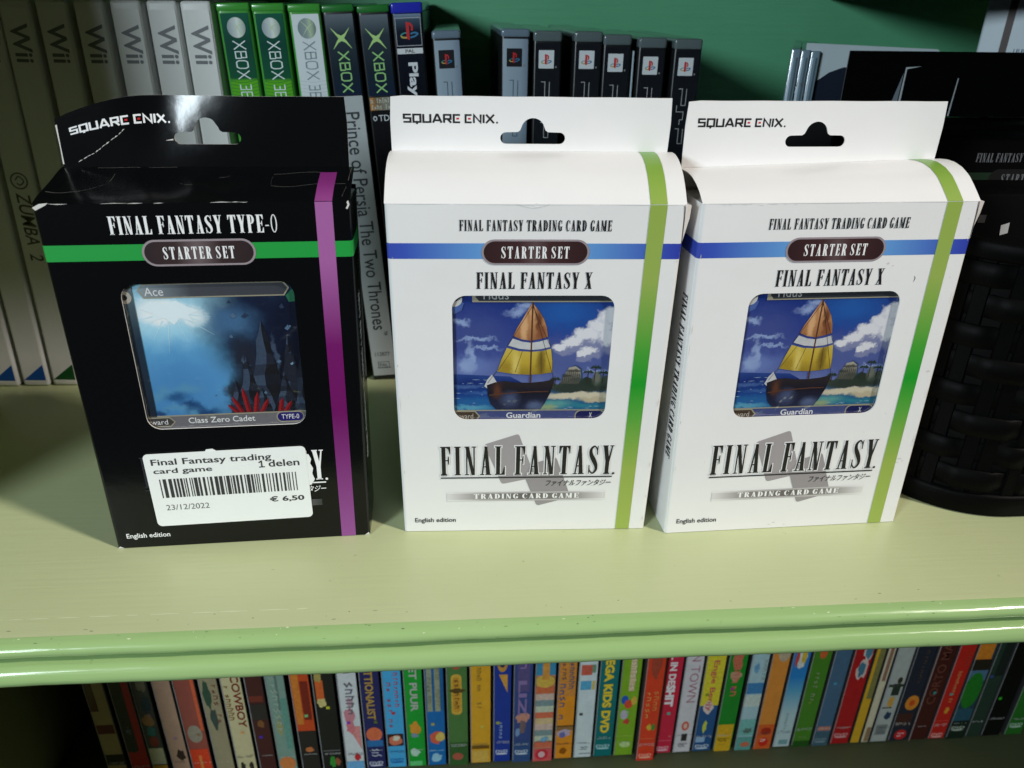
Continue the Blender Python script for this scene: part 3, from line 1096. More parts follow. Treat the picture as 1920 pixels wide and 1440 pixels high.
        sans(mb, 'Ace', -22.4, -15.8, 109.0, 112.2, INKW, cm, 9, .0)
        mb.poly(rc(-30.5, 33, 54, 60.4), gold, cm, 6)
        mb.poly(rc(-30.5, 33, 54, 59.9), M((.16, .155, .17), .4, mottle=.2, mscale=150), cm, 7)
        mb.poly([(-30.6, 55.5), (-30.6, 59.8), (-21.8, 59.8), (-19.8, 57.6), (-21.8, 55.5)], gold, cm, 8)
        mb.poly([(-30.6, 56), (-30.6, 59.3), (-22, 59.3), (-20.4, 57.6), (-22, 56)], M((.06, .05, .05), .4), cm, 9)
        sans(mb, 'Forward', -33.5, -22.8, 56.6, 58.8, INKW, cm, 10)
        sans(mb, 'Class Zero Cadet', -15.0, 10.4, 56.7, 59.2, INKW, cm, 10, .012)
        mb.poly(rrect(18.6, 29.4, 55.6, 60.4, 2.3), gold, cm, 8)
        mb.poly(rrect(19.1, 28.9, 56.1, 59.9, 1.8), M(srgb(40, 34, 110), .35), cm, 9)
        sans(mb, 'TYPE-0', 20.6, 27.4, 57.0, 59.1, INKW, cm, 10, .005)
    else:
        rr_ = random.Random(4)
        blobs = [(-22, 92, 13, 9, .9, srgb(70, 84, 150)), (14, 82, 20, 7, .9, srgb(86, 100, 160)), (-24, 79, 9, 4, .9, srgb(110, 130, 190)), (12, 101, 12, 7, .9, srgb(40, 96, 176))]
        for (a_, b_, rx_, rz_) in [(30, 99, 6, 4.2), (26, 95, 6, 4.4), (20.5, 91, 6.2, 3.6), (15.5, 88.5, 5.2, 2.8), (11, 86.5, 3.4, 2.0), (29, 90, 5, 4.4), (22, 85, 4.2, 2.0), (20, 83, 2.8, 1.5)]:
            blobs.append((a_ + 1, b_ - 1.6, rx_, rz_, .28, srgb(136, 142, 180)))
            blobs.append((a_, b_ + .5, rx_ * .8, rz_ * .72, .32, srgb(234, 234, 240)))
        for (a_, b_, rx_, rz_) in [(-23, 83, 1.4, 5), (-25.5, 79, 2.2, 2.6), (-21, 90, 6, .7), (-6, 101.5, 3.4, 1.4), (-3, 104, 2.0, 1.4), (-27, 97, 3, 1.0), (-17, 86, 5, .6), (26, 76, 5, .8)]:
            blobs.append((a_, b_, rx_, rz_, .7, srgb(150, 170, 214)))
        sky = blob_mat(72, 108, [(0, srgb(110, 124, 180)), (.3, srgb(62, 78, 158)), (.6, srgb(44, 64, 146)), (1, srgb(26, 52, 130))], blobs, .0042, 230)
        mb.poly(rc(-31.5, 32, 54, 110), sky, cm, 0)
        sea = blob_mat(58, 76, [(0, srgb(48, 120, 165)), (.3, srgb(30, 76, 150)), (.75, srgb(28, 50, 120)), (1, srgb(52, 80, 150))], [(-22, 63, 9, 2, .8, srgb(40, 100, 160)), (-26, 70, 8, .7, .7, srgb(70, 100, 160)), (-18, 67, 7, .6, .7, srgb(60, 96, 160)), (-24, 60.5, 7, 1, .7, srgb(90, 160, 190))], .002, 300)
        mb.poly([(-31.5, 54), (-31.5, 75.4), (-8, 74.2), (6, 66), (32, 63), (32, 54)], sea, cm, 4)
        shore = blob_mat(58, 80, [(0, srgb(40, 110, 150)), (1, srgb(60, 74, 110))], [(20, 69.5, 16, 2.6, .35, srgb(52, 62, 56)), (28, 72.5, 4, 2.6, .5, srgb(70, 84, 74)), (9, 70.5, 3, 1.6, .5, srgb(60, 74, 62)), (23, 72, 3, 2.4, .5, srgb(44, 58, 50)), (26, 74, 1.6, 3, .5, srgb(110, 116, 106)),
                 (20, 65.6, 16, 1.5, .35, srgb(214, 204, 180)), (27, 64, 8, 1.0, .4, srgb(196, 184, 156)), (10, 62, 6, 1.6, .7, srgb(96, 160, 160)), (7, 60.4, 4, 1.2, .7, srgb(150, 170, 130)), (22, 61, 8, 1.0, .7, srgb(50, 130, 150))], .0022, 260)
        out_ = [(0, 54), (0, 66), (5, 69), (8, 71.5), (11, 70.5), (13, 72.5), (14.5, 77.5), (17.5, 79.2), (20, 77.6), (20.6, 73.2), (22, 74), (24.5, 73), (25.5, 76), (27, 76.4), (28, 73.4), (30, 74.6), (32, 72.6), (32, 54)]
        mb.poly(out_, shore, cm, 5)
        mb.poly([(11.8, 71.0), (13.4, 75), (15, 78.0), (17.6, 78.6), (19.6, 77), (20.0, 73), (19.0, 70.6)], blob_mat(70, 79, [(0, srgb(60, 66, 60)), (.5, srgb(120, 116, 106)), (1, srgb(186, 180, 164))], [(13.5, 74.4, 3, .6, .5, srgb(70, 70, 66)), (17, 76.6, 4, .5, .5, srgb(84, 82, 76)), (18, 72.6, 2.6, 1, .5, srgb(80, 84, 76))], .001, 500), cm, 5.5)
        # generic stand-in for the picture: a small sailing boat in tan, yellow, white and navy
        tan = blob_mat(88, 105, [(0, srgb(150, 96, 62)), (.5, srgb(196, 142, 96)), (1, srgb(170, 112, 74))], [(-3, 95, 1.2, 6, .7, srgb(226, 178, 130)), (2.6, 97, 1.2, 5, .7, srgb(120, 72, 48)), (0, 101, 1, 3, .7, srgb(222, 170, 120)), (4, 93, 1.6, 3, .7, srgb(140, 84, 56))], .0016, 420)
        yel = blob_mat(74, 87, [(0, srgb(150, 124, 40)), (.5, srgb(200, 172, 62)), (1, srgb(214, 190, 90))], [(-6, 80, 1.4, 5, .8, srgb(226, 204, 110)), (4, 80, 1.6, 6, .8, srgb(130, 106, 40)), (-10, 78, 2, 3, .8, srgb(170, 142, 50))], .0014, 420)
        wht = M(srgb(206, 206, 208), .5, mottle=.22, mscale=420)
        navy = blob_mat(58, 73, [(0, srgb(40, 46, 76)), (.6, srgb(30, 30, 44)), (1, srgb(52, 44, 46))], [(-8, 64, 3, 3, .8, srgb(76, 86, 120)), (2, 61, 3, 2, .8, srgb(90, 104, 140)), (-13, 68, 1.6, 3, .8, srgb(96, 60, 44))], .0014, 420)
        brown = M(srgb(92, 56, 40), .5, mottle=.3, mscale=260)
        mb.poly([(-.5, 104.6), (-2.4, 101), (-3.9, 98), (-5.6, 95), (-7.0, 91.6), (-4, 90.2), (-.4, 89.6), (3, 90.2), (6.2, 91.2), (5.6, 95), (4.4, 98.6), (2.6, 101.6), (.6, 104.2)], tan, cm, 7)
        mb.poly([(-7.4, 90.6), (-3.6, 89.2), (-.2, 88.7), (3, 89.2), (6.3, 90.2), (7.4, 87.0), (3.6, 86), (0, 85.7), (-4.4, 86.2), (-9, 87.6)], wht, cm, 7.2)
        mb.poly([(-9.4, 86.6), (-4.6, 85.2), (0, 84.9), (4, 85.2), (7.6, 86.2), (8.3, 81), (8.5, 76), (4, 75.2), (-1, 75), (-7, 75.4), (-13, 76.5), (-11.4, 81.6)], yel, cm, 7.4)
        mb.poly(rc(-.3, .3, 62, 105.3), brown, cm, 7.6)
        mb.poly([(-15, 75.2), (-13.2, 72), (-11, 69.5), (-13, 68.2), (-15, 67.5), (-18, 70), (-16.8, 73)], wht, cm, 7.5)
        mb.poly([(-17, 70.5), (-13.6, 71.8), (-10, 72.3), (-5, 71.6), (0, 71.5), (5, 72), (9.5, 73), (8.2, 67), (6, 62), (4.4, 59.4), (2, 58), (-12, 58), (-15.5, 62), (-16.6, 66)], navy, cm, 7.8)
        mb.poly(stroke([(-16, 66), (-10, 66.8), (-4, 67.2), (2, 67.5), (7.4, 67.5)], .45), brown, cm, 8)
        line = M(srgb(60, 44, 40), .5)
        for p_ in ([(0, 104), (-9, 87.5)], [(0, 104), (7.4, 87)], [(-7.2, 86), (-12.6, 77)], [(-3.4, 85.2), (-6, 76)], [(3.8, 85), (4.2, 75.8)], [(-16.6, 71.5), (-13.4, 76.4)], [(0, 105), (9.2, 73)]):
            mb.poly(stroke(p_, .16), line, cm, 8.2)
        foam = M(srgb(170, 196, 214), .5)
        rw = random.Random(9)
        for i in range(46):
            u_, v_ = rw.uniform(-31, 0) if i < 32 else rw.uniform(4, 31), rw.uniform(59.5, 73) if i < 32 else rw.uniform(59.4, 62)
            if -18 < u_ < 9 and v_ > 60:
                continue
            L_ = rw.uniform(.8, 3)
            mb.poly(stroke([(u_, v_), (u_ + L_ / 2, v_ + rw.uniform(-.1, .25)), (u_ + L_, v_)], [.04, .2, .04]), foam, cm, 6.4)
        leaf = M(srgb(40, 60, 44), .5)
        for (u_, v_, h_) in ((22.4, 71, 5), (25.2, 71.5, 6.5), (28.4, 71, 4.6), (9.6, 69.6, 3.4)):
            mb.poly(stroke([(u_, v_), (u_ + .3, v_ + h_)], [.4, .25]), line, cm, 6.2)
            for a_ in (10, 50, 100, 145, 185, -20):
                mb.poly(stroke([(u_ + .3, v_ + h_), (u_ + .3 + 1.4 * math.cos(math.radians(a_)), v_ + h_ + .9 * math.sin(math.radians(a_))), (u_ + .3 + 2.3 * math.cos(math.radians(a_)), v_ + h_ - .4 + .7 * math.sin(math.radians(a_)))], [.2, .5, .05]), leaf, cm, 6.3)
        for i in range(9):
            mb.poly(rc(12.6 + i * .8, 12.95 + i * .8, 71.6 + (i % 3) * .4, 76.6 - abs(i - 4) * .35), M(srgb(70, 72, 66), .5), cm, 5.8)
        # frame
        mb.poly(rc(-22.5, 32, 105.4, 110), gold, cm, 9)
        mb.poly([(-21.8, 110), (-21.2, 107.3), (-20, 105.9), (32, 105.9), (32, 110)], bar_d, cm, 10)
        sans(mb, 'Tidus', -19.5, -9.0, 106.5, 110.2, M((.5, .5, .5), .4), cm, 11)
        mb.poly(ell(-29.2, 106.6, 3.0, 3.0), M((.62, .62, .62), .35), cm, 9)
        mb.poly(ell(-29.2, 107.2, 1.6, 1.6), M(srgb(40, 60, 120), .35), cm, 10)
        mb.poly([(-31, 103), (-29.5, 100.5), (-26.5, 102), (-25.5, 105), (-27, 106)], M(srgb(80, 105, 170), .35, mottle=.3, mscale=300), cm, 8.5)
        mb.poly(rc(-31.5, 32, 54, 59.4), gold, cm, 9)
        mb.poly(rc(-31.5, 32, 54, 58.9), M(srgb(70, 80, 130), .4, mottle=.25, mscale=150), cm, 10)
        mb.poly([(-31, 54), (-31, 59), (-21.5, 59), (-19.6, 56.6), (-21.5, 54)], gold, cm, 10.5)
        mb.poly([(-31, 54), (-31, 58.5), (-21.8, 58.5), (-20.3, 56.6), (-21.8, 54)], M((.07, .045, .03), .4), cm, 11)
        sans(mb, 'Forward', -31.4, -22.4, 55.4, 57.8, M((.55, .5, .42), .4), cm, 12)
        sans(mb, 'Guardian', -9.2, 4.6, 55.6, 58.2, INKW, cm, 12, .02)
        mb.poly(rrect(18.4, 30.6, 53.6, 59.2, 2.5), gold, cm, 11)
        mb.poly(rrect(18.9, 30.1, 54, 58.7, 2.1), M(srgb(30, 34, 90), .35), cm, 12)
        sans(mb, 'X', 24.2, 25.4, 55.6, 58.0, INKW, cm, 13)
    pic = mb.build('picture_card', root, xf=xf)
    mb = MB()
    NXf = 10
    mb.grid([[(-31 + 62.5 * i / NXf, .95 + .18 * math.sin(i * 1.7 + j), w0 - 1 + (w1 - w0 + 2) * j / 10) for i in range(NXf + 1)] for j in range(11)], FILM_HAZY if dark else FILM)
    mb.build('window_film', root, xf=xf)

    if dark:
        # price stickers: the edge of an older one peeps out from under the new one
        th = math.radians(.7)

        def sk(u, v, k):
            x, z = -2.6 + u * math.cos(th) - v * math.sin(th), 28.2 + u * math.sin(th) + v * math.cos(th)
            return (x, -.55 - .05 * k, z)
        paper = M((.80, .82, .80), .42, bump=.05, bscale=250, mottle=.03, mscale=90)
        mb = MB()
        q = [(-8.5, 15), (-7, 17.6), (-4.5, 17.8), (-2, 16)] + [(0, 14), (29, 14), (32.6, 12.8), (33.4, 10.5), (32.8, 8.6), (33.8, 6.2), (33.2, 3.8), (34, 1), (32.5, -1.5), (25, -3), (-8, -3)]
        mb.poly(q, paper, sk, -3)
        mb.poly(q, paper, sk, 0)
        mb.build('old_sticker', root, 'edge of an older torn white sticker', xf=xf)
        mb = MB()
        out = rrect(-31.6, 31.6, -17.2, 16.9, 2.0)
        mb.poly(out, paper, sk, 3)
        mb.grid([[sk(u, v, 3) for u, v in out], [sk(u, v, 0) for u, v in out]], paper, False, True)
        st = mb.build('price_sticker', root, 'white price sticker with barcode and date', xf=xf)
        mb = MB()
        tk = M((.03, .03, .032), .5)
        sans(mb, 'Final Fantasy trading', -28.9, 17.8, 10.8, 14.5, tk, sk, 5, .012)
        sans(mb, 'card game', -28.7, -5.9, 7.1, 10.2, tk, sk, 5, .012)
        sans(mb, 'delen', 16.4, 28.6, 8.2, 11.4, tk, sk, 5, .012)
        for p_ in ([(12.6, 10.4), (13.7, 11.2)], [(13.7, 11.4), (13.7, 8.2)], [(12.6, 8.4), (14.8, 8.4)]):
            mb.poly(stroke(p_, .48), tk, sk, 5 + .1 * p_[0][1])
        sans(mb, '€ 6,50', 14.9, 28.9, -8.9, -5.9, tk, sk, 5, .025)
        sans(mb, '23/12/2022', -26.7, -9.6, -9.6, -7.0, M((.10, .10, .10), .5), sk, 5, -.004)
        mb.build('sticker_lettering', st, xf=xf)
        mb = MB()
        rb = random.Random(21)
        x = -27.2
        while x < 27.0:
            wb = rb.choice([.35, .4, .5, .8, .9, 1.3])
            mb.poly(rc(x, min(27.4, x + wb), -3.6, 5.2), tk, sk, 5)
            x += wb + rb.choice([.45, .5, .7, .9])
        mb.build('barcode', st, xf=xf)
        # worn white paper showing along the folds and creases
        worn = M((.62, .60, .56), .7)
        mb = MB()
        x = -47
        while x < 38:
            L = rb.uniform(2, 9)
            dens = .75 if x < -10 else .25
            if rb.random() < dens:
                mb.poly(stroke([(x, H + rb.uniform(-.1, .1)), (x + L / 2, H + rb.uniform(-.12, .12)), (x + L, H)], [.06, rb.uniform(.12, .34), .05]), worn, lambda u, v, k: (u, -.12, v + .1), 0)
            x += L
        mb.poly([(-52.3, H - 1), (-50, H + .2), (-47, H + .5), (-48, H - .3), (-51.5, H - 2)], worn, lambda u, v, k: (u, -.14, v), 0)
        mb.poly([(51.3, H - .3), (51.9, H + .3), (52.3, H - 1.2), (51.5, H - 2.8), (50.9, H - 2.5), (51.6, H - 1.3)], worn, lambda u, v, k: (u, -.14, v), 0)
        mb.poly([(-52.4, .2), (-49.6, .3), (-51.2, 1.2)], worn, lambda u, v, k: (u, -.14, v), 0)
        mb.poly([(50.2, .2), (52.3, .3), (52, 1.6)], worn, lambda u, v, k: (u, -.14, v), 0)
        mb.build('worn_edge', root, xf=xf)
        mb = MB()
        cr = [(-46.5, 152.4), (-43, 154.5), (-40.2, 155.6), (-37.5, 157.4), (-34, 159.6), (-31, 161.2), (-28.5, 163.2)]
        for a, b in zip(cr[:-1], cr[1:]):
            for s_ in range(2):
                t0 = (.0, .45)[s_] + rb.uniform(0, .12)
                p0 = (a[0] + (b[0] - a[0]) * t0, a[1] + (b[1] - a[1]) * t0)
                t1 = min(1, t0 + rb.uniform(.36, .52))
                p1 = (a[0] + (b[0] - a[0]) * t1, a[1] + (b[1] - a[1]) * t1)
                mb.poly(stroke([p0, ((p0[0] + p1[0]) / 2, (p0[1] + p1[1]) / 2 + rb.uniform(-.1, .2)), p1], [.08, rb.uniform(.2, .42), .08]), worn, tm, 3)
        mb.poly(stroke([(-51.8, 152), (-51.6, 160), (-51.4, 171)], [.5, .35, .6]), worn, tm, 3)
        mb.poly(stroke([(-15, 158.6), (-12.4, 158.9)], [.1, .5]), worn, tm, 3)
        mb.build('worn_crease', tab, xf=curlf)
        mb = MB()
        dimw = M((.22, .21, .20), .6)
        for pts_, w_ in (([(-51, .30), (-46, .28), (-40, .34), (-36, .45), (-33, .62), (-32.5, .80)], .2), ([(-41, .97), (-34, .965), (-22, .97), (-12, .975)], .22), ([(24, .42), (33, .43), (43, .42), (50, .44)], .12), ([(24, .42), (23.4, .6), (23.6, .78)], .1), ([(23.6, .78), (36, .8), (46, .78)], .1), ([(49.5, .1), (50.6, .35), (51.2, .7), (51.6, .95)], .35), ([(-8, .5), (-5, .42), (-1, .40)], .12), ([(5, .62), (8, .66), (9, .74)], .12)):
            sp_ = smooth_pts(pts_, 4)
            for i_ in range(len(sp_) - 1):
                if rb.random() < .82:
                    a_, b_ = sp_[i_], sp_[i_ + 1]
                    hw_ = w_ * rb.uniform(.3, .7)
                    q_ = [flap_pt(a_[1], a_[0]), flap_pt(b_[1], b_[0])]
                    mb.face([(q_[0][0], q_[0][1] - hw_ * .6, q_[0][2] + .12), (q_[1][0], q_[1][1] - hw_ * .6, q_[1][2] + .12), (q_[1][0] + hw_ * .4, q_[1][1] + hw_, q_[1][2] + .14), (q_[0][0] + hw_ * .4, q_[0][1] + hw_, q_[0][2] + .14)], dimw)
        mb.build('worn_crease', root, xf=xf)
    else:
        # a few scuffs in the white board
        mb = shell_mb
        rs = random.Random(5 if tag_ == 'M' else 11)
        sc_m = M((.52, .48, .46), .5)
        for i in range(10 if tag_ == 'M' else 22):
            u, v = rs.uniform(-51, 51), rs.uniform(1, 141)
            if -32 < u < 32 and 52 < v < 140:
                continue
            L = rs.uniform(.2, .9)
            mb.poly(stroke([(u, v), (u + L * .5, v + rs.uniform(-.3, .3)), (u + L * .7, v + rs.uniform(-.5, .5))], [.05, rs.uniform(.08, .22), .05]), sc_m, fm, 1)
        score = M((.60, .585, .57), .5)
        for x0_, x1_, z_ in ((-52, -30, H - .05), (-29, 20, H - .12), (22, 52, H - .05)):
            mb.poly(stroke([(x0_, z_), ((x0_ + x1_) / 2, z_ - .1), (x1_, z_)], [.05, .2, .05]), score, fm, 1)
        rub = M((.58, .53, .49), .6)
        for side_ in (-1, 1):
            z_ = rs.uniform(2, 10)
            while z_ < 138:
                L_ = rs.uniform(1, 7)
                if rs.random() < (.28 if tag_ == 'M' else .5):
                    x_ = side_ * (52.5 - fr + rs.uniform(-.15, .05))
                    mb.poly(stroke([(x_, z_), (x_ + rs.uniform(-.1, .1), z_ + L_ / 2), (x_, z_ + L_)], [.04, rs.uniform(.12, .34), .04]), rub, fm, 4.5)
                z_ += L_ + rs.uniform(2, 9)
        if tag_ == 'M':
            mb.poly(stroke(smooth_pts([(-7, H - .1), (-4, H - .9), (-1, H - 1.4), (2, H - .9), (4.5, H - .1)], 4), .16), score, fm, 1)
            mb.poly(stroke([(-1, H - .6), (.8, H - .9)], .3), M((.9, .89, .88), .4), fm, 1.5)
        else:
            for i in range(9):
                u = -46 + i * 3.4 + rs.uniform(-1, 1)
                mb.poly(stroke([(u, H - .3), (u + rs.uniform(.5, 2.5), H - rs.uniform(.2, .9))], [.06, .16]), score, fm, 1.2)
            mb.poly(stroke([(33.8, 112), (34.1, 113.4), (33.7, 114.4)], [.1, .3, .1]), INK, fm, 1)
            for (u, v) in ((47, 33), (48.4, 32), (46.2, 31.2), (49.5, 74), (22, 119.5), (24, 118.6), (-6, 2.2), (-4, 3.0), (1, 1.8)):
                mb.poly(ell(u, v, rs.uniform(.3, .9), rs.uniform(.2, .5), 8), M((.62, .56, .54), .5), fm, 1)
    shell_mb.build('carton', root, xf=xf)
    return root


fl_flat = [0, 1.6, 2.9, 4.1, 5.2, 6.3, 7.2]
fl_bulge = [0, 4.6, 8.1, 10.4, 11.8, 12.4, 12.2]
fl_half = [0, 3.4, 5.6, 6.9, 7.4, 7.3, 7.0]
fl_bulge_r = [0, 3.9, 7.4, 9.4, 10.5, 10.7, 10.2]
starter_box('L', 'glossy black card game box with purple stripe and white price sticker', (-89.57, 270.38, 0), .03959, -.01098, True, fl_flat, [0, 1.3, 2.5, 3.6, 4.6, 5.6, 6.4], curl=True)
starter_box('M', 'clean white card game box standing between the black box and the scuffed white one', (28.36, 272.09, 0), -.03104, .02461, False, [0, 5.0, 8.6, 10.8, 12.0, 12.4, 12.0], fl_bulge)
starter_box('R', 'scuffed white card game box with an open flap end, beside the black basket', (140.28, 268.04, 0), .02853, -.01198, False, fl_half, fl_bulge_r)

# ------------------------------------------------------------------ game cases along the back of the shelf
YF = 424.0


def spine_h(y0):
    return lambda u, v, k: (u, y0 - .12 - .05 * k, v)


def spine_v(y0, xc):
    """lettering that reads downwards: u runs down from z=0 of the rectangle"""
    return lambda u, v, k: (xc + v, y0 - .12 - .05 * k, -u)


WII_W = M((.66, .665, .65), .42, bump=.04, bscale=200, mottle=.03, mscale=60)
GREENP = M((.05, .28, .04), .22, coat=.3)
DKGREEN = M((.006, .065, .035), .18)
XSLEEVE = M((.012, .020, .032), .2)
SILV = M((.30, .36, .42), .3, bump=.04, bscale=400)
BLKP = M((.010, .012, .017), .2)
CLEARCAP = M((.10, .13, .14), .15, coat=.5)
GREYINK = M((.10, .12, .13), .45)
SHELLBLK = M((.008, .009, .010), .35)


def case_root(label, xb, lean, h, wid, name='game_case', cat='game case', group='game cases along the back of the shelf', y=YF, z=0.0):
    return thing(name, label, cat, (xb, y, z + abs(lean) * wid / 2 + .02), (0, lean, 0), group)


def ps_logo(mb, xc, zc, s, mp, k, dark):
    redm = M((.50, .02, .025), .4)
    hi = M((.72, .22, .20), .4)
    yl = M((.42, .33, .08), .4)
    bl = M((.03, .16, .32), .4)
    te = M((.04, .26, .26), .4)
    # flat S lying on the ground
    mb.poly(stroke(smooth_pts([(xc - .46 * s, zc - .17 * s), (xc - .36 * s, zc - .28 * s), (xc - .1 * s, zc - .30 * s)], 4), [.04 * s] + [.09 * s] * 7 + [.07 * s]), yl, mp, k)
    mb.poly(stroke(smooth_pts([(xc - .46 * s, zc - .18 * s), (xc - .3 * s, zc - .08 * s), (xc - .06 * s, zc - .05 * s)], 4), .06 * s), te, mp, k + .2)
    mb.poly(stroke(smooth_pts([(xc + .05 * s, zc - .30 * s), (xc + .3 * s, zc - .24 * s), (xc + .46 * s, zc - .12 * s), (xc + .28 * s, zc - .06 * s), (xc + .08 * s, zc - .12 * s)], 4), .085 * s), bl, mp, k + .2)
    # standing P
    mb.poly([(xc - .14 * s, zc + .48 * s), (xc - .14 * s, zc - .36 * s), (xc + .02 * s, zc - .42 * s), (xc + .02 * s, zc + .42 * s)], redm, mp, k + .5)
    mb.poly([(xc - .14 * s, zc + .48 * s), (xc + .12 * s, zc + .42 * s), (xc + .24 * s, zc + .28 * s), (xc + .22 * s, zc + .06 * s), (xc + .12 * s, zc + .02 * s), (xc + .12 * s, zc + .12 * s), (xc + .13 * s, zc + .26 * s), (xc + .04 * s, zc + .32 * s), (xc - .1 * s, zc + .36 * s)], redm, mp, k + .7)
    if not dark:
        mb.poly(rc(xc + .03 * s, xc + .09 * s, zc - .34 * s, zc + .28 * s), hi, mp, k + .6)


def wii_case(label, xb, lean, extra=None):
    h, wd = 204, 14.7
    r = case_root(label, xb, lean, h, wd)
    mb = MB()
    mb.box(-wd / 2, wd / 2, 0, 135, 0, h, WII_W, 2.0, 3)
    mb.build('case_shell', r)
    mb = MB()
    m = spine_h(0)
    mb.poly(rrect(-wd / 2 + 1.3, wd / 2 - 1.3, 2.5, h - 4, .6), WII_W, m, 0)
    if extra:
        mb.poly([(-6.2, 4.0), (6.0, 4.0), (6.0, 14.0)], extra, m, 2)
    mb.build('spine_sleeve', r)
    mb = MB()
    sv = lambda u, v, k: (v, -.12 - .05 * k, 193.3 - u)
    sans(mb, 'Wii', 0, 17.6, -3.9, 4.6, M((.13, .14, .15), .45), sv, 3, .02)
    mb.build('title_lettering', r)
    return r


def add_zumba(r):
    mb = MB()
    out = ell(-.2, 118.6, 4.4, 4.4, 28)
    mb.poly(out, GREYINK, spine_h(0), 2, [ell(-.2, 118.6, 3.6, 3.6, 28)])
    mb.poly(stroke(smooth_pts([(-2, 119), (0, 121), (2, 118.5), (0, 116.5), (-1.5, 117.5)], 4), .7), GREYINK, spine_h(0), 2)
    mb.build('emblem', r)
    mb = MB()
    sv = lambda u, v, k: (v, -.12 - .05 * k, 112.0 - u)
    sans(mb, 'ZUMBA  2', 0, 36.5, -3.4, 3.6, M((.07, .07, .06), .45), sv, 3, .01, .15)
    mb.build('lettering', r)


BLUE_T, GREEN_T = M(srgb(10, 75, 150), .4), M(srgb(8, 75, 30), .4)
wii_case('white game case with a blue corner mark at its foot, leftmost in view', -262.9, .03, BLUE_T)
wii_case('white game case with a blue corner triangle, between two others at the left end', -245.8, .03, BLUE_T)
add_zumba(wii_case('white game case with round emblem, handwritten style title and green corner triangle', -229.2, .035, GREEN_T))
wii_case('dim white game case second from the handwritten titled one, beside a dark gap', -211.0, .02)
wii_case('dim white game case, third visible lettered spine from the left frame edge', -192.3, .012)
wii_case('greyish white game case midway along the white row above the black box corner', -172.8, .002)
wii_case('half lit white game case, next but one to the green cases', -155.6, .001)
wii_case('bright white game case right beside the green cases', -138.4, .0)
# the last white case stands a touch crooked
r = None


def x360_case(label, xb, lean, white):
    h, wd = 203, 15.6
    r = case_root(label, xb, lean, h, wd)
    mb = MB()
    mb.box(-wd / 2, wd / 2, 0, 135, 0, h, GREENP, 1.6, 3)
    shell = mb.build('case_shell', r)
    mb = MB()
    m = spine_h(0)
    a, b = -wd / 2 + 1.2, wd / 2 - 1.2
    if white:
        mb.poly(rrect(a, b, 3, h - 4.2, .4), M((.62, .68, .70), .35), m, 0)
        for i in range(5):
            z = 168.5 - i * 1.7
            mb.poly(stroke([(a, z), (0, z - .9), (b, z - .2)], .22), M((.46, .55, .55), .4), m, 1)
    else:
        grad = ramp_mat('Z', .150, .200, [(0, (.10, .40, .02)), (.36, (.10, .40, .02)), (.39, (.008, .085, .04)), (.7, (.006, .060, .04)), (1, (.008, .10, .06))], .2)
        mb.poly(rrect(a, b, 3, h - 4.2, .4), grad, m, 0)
        for i in range(7):
            z = 168.6 - i * 1.6
            mb.poly(stroke(smooth_pts([(a, z - .4), (-2, z - 1.2), (2, z - 1.1), (b, z)], 3), .3), M((.02, .16, .01), .3), m, 1)
    mb.build('spine_sleeve', r)
    mb = MB()
    zc = 192.4
    ball = ramp_mat('X', -.0045, .0045, [(0, (.24, .29, .33)), (.45, (.50, .56, .58)), (.6, (.66, .72, .66)), (1, (.25, .33, .30))], .3)
    if white:
        ball = ramp_mat('X', -.0045, .0045, [(0, (.16, .22, .24)), (.5, (.26, .33, .33)), (.7, (.42, .52, .36)), (1, (.14, .2, .18))], .3)
    mb.poly(ell(.2, zc, 4.4, 4.6, 32), ball, m, 2)
    lm = M((.50, .62, .40), .3)
    mb.poly(stroke(smooth_pts([(-2.6, zc + 3.4), (.4, zc + .4), (2.4, zc - 3.6)], 4), [.1, .2, .3, .4, .5, .4, .3, .2, .1]), lm, m, 3)
    mb.poly(stroke(smooth_pts([(3.6, zc + 2.4), (.6, zc + .3), (-2.2, zc - 3.6)], 4), [.1, .2, .3, .4, .5, .4, .3, .2, .1]), lm, m, 3.3)
    mb.build('emblem', r)
    mb = MB()
    col = M((.22, .28, .30), .4) if white else M((.66, .76, .76), .35)
    sv = lambda u, v, k: (v, -.12 - .05 * k, 186.6 - u)
    lines(mb, 'XBOX', 0, 17.8, -2.6, 3.4, col, sv, 3, wt=.10, gap=.12)
    lines(mb, '360', 20.0, 30.5, -2.6, 3.4, col, sv, 3, wt=.10, gap=.14)
    mb.build('title_lettering', r)
    mb = MB()
    mb.box(-wd / 2 - .15, wd / 2 + .15, -.35, 136, h - 3.4, h + .3, GREENP, .9, 2)
    mb.build('top_cap', r)
    return r


wii_case('brightest white game case, touching the first green case', -121.0, -.008)
x360_case('dark green game case with pale ball emblem, next to the white cases', -99.0, -.03, False)
x360_case('dark green game case with ball emblem, between its green twin and the white spined case', -81.8, -.033, False)
x360_case('green game case with white spine and grey ball emblem', -64.0, -.036, True)


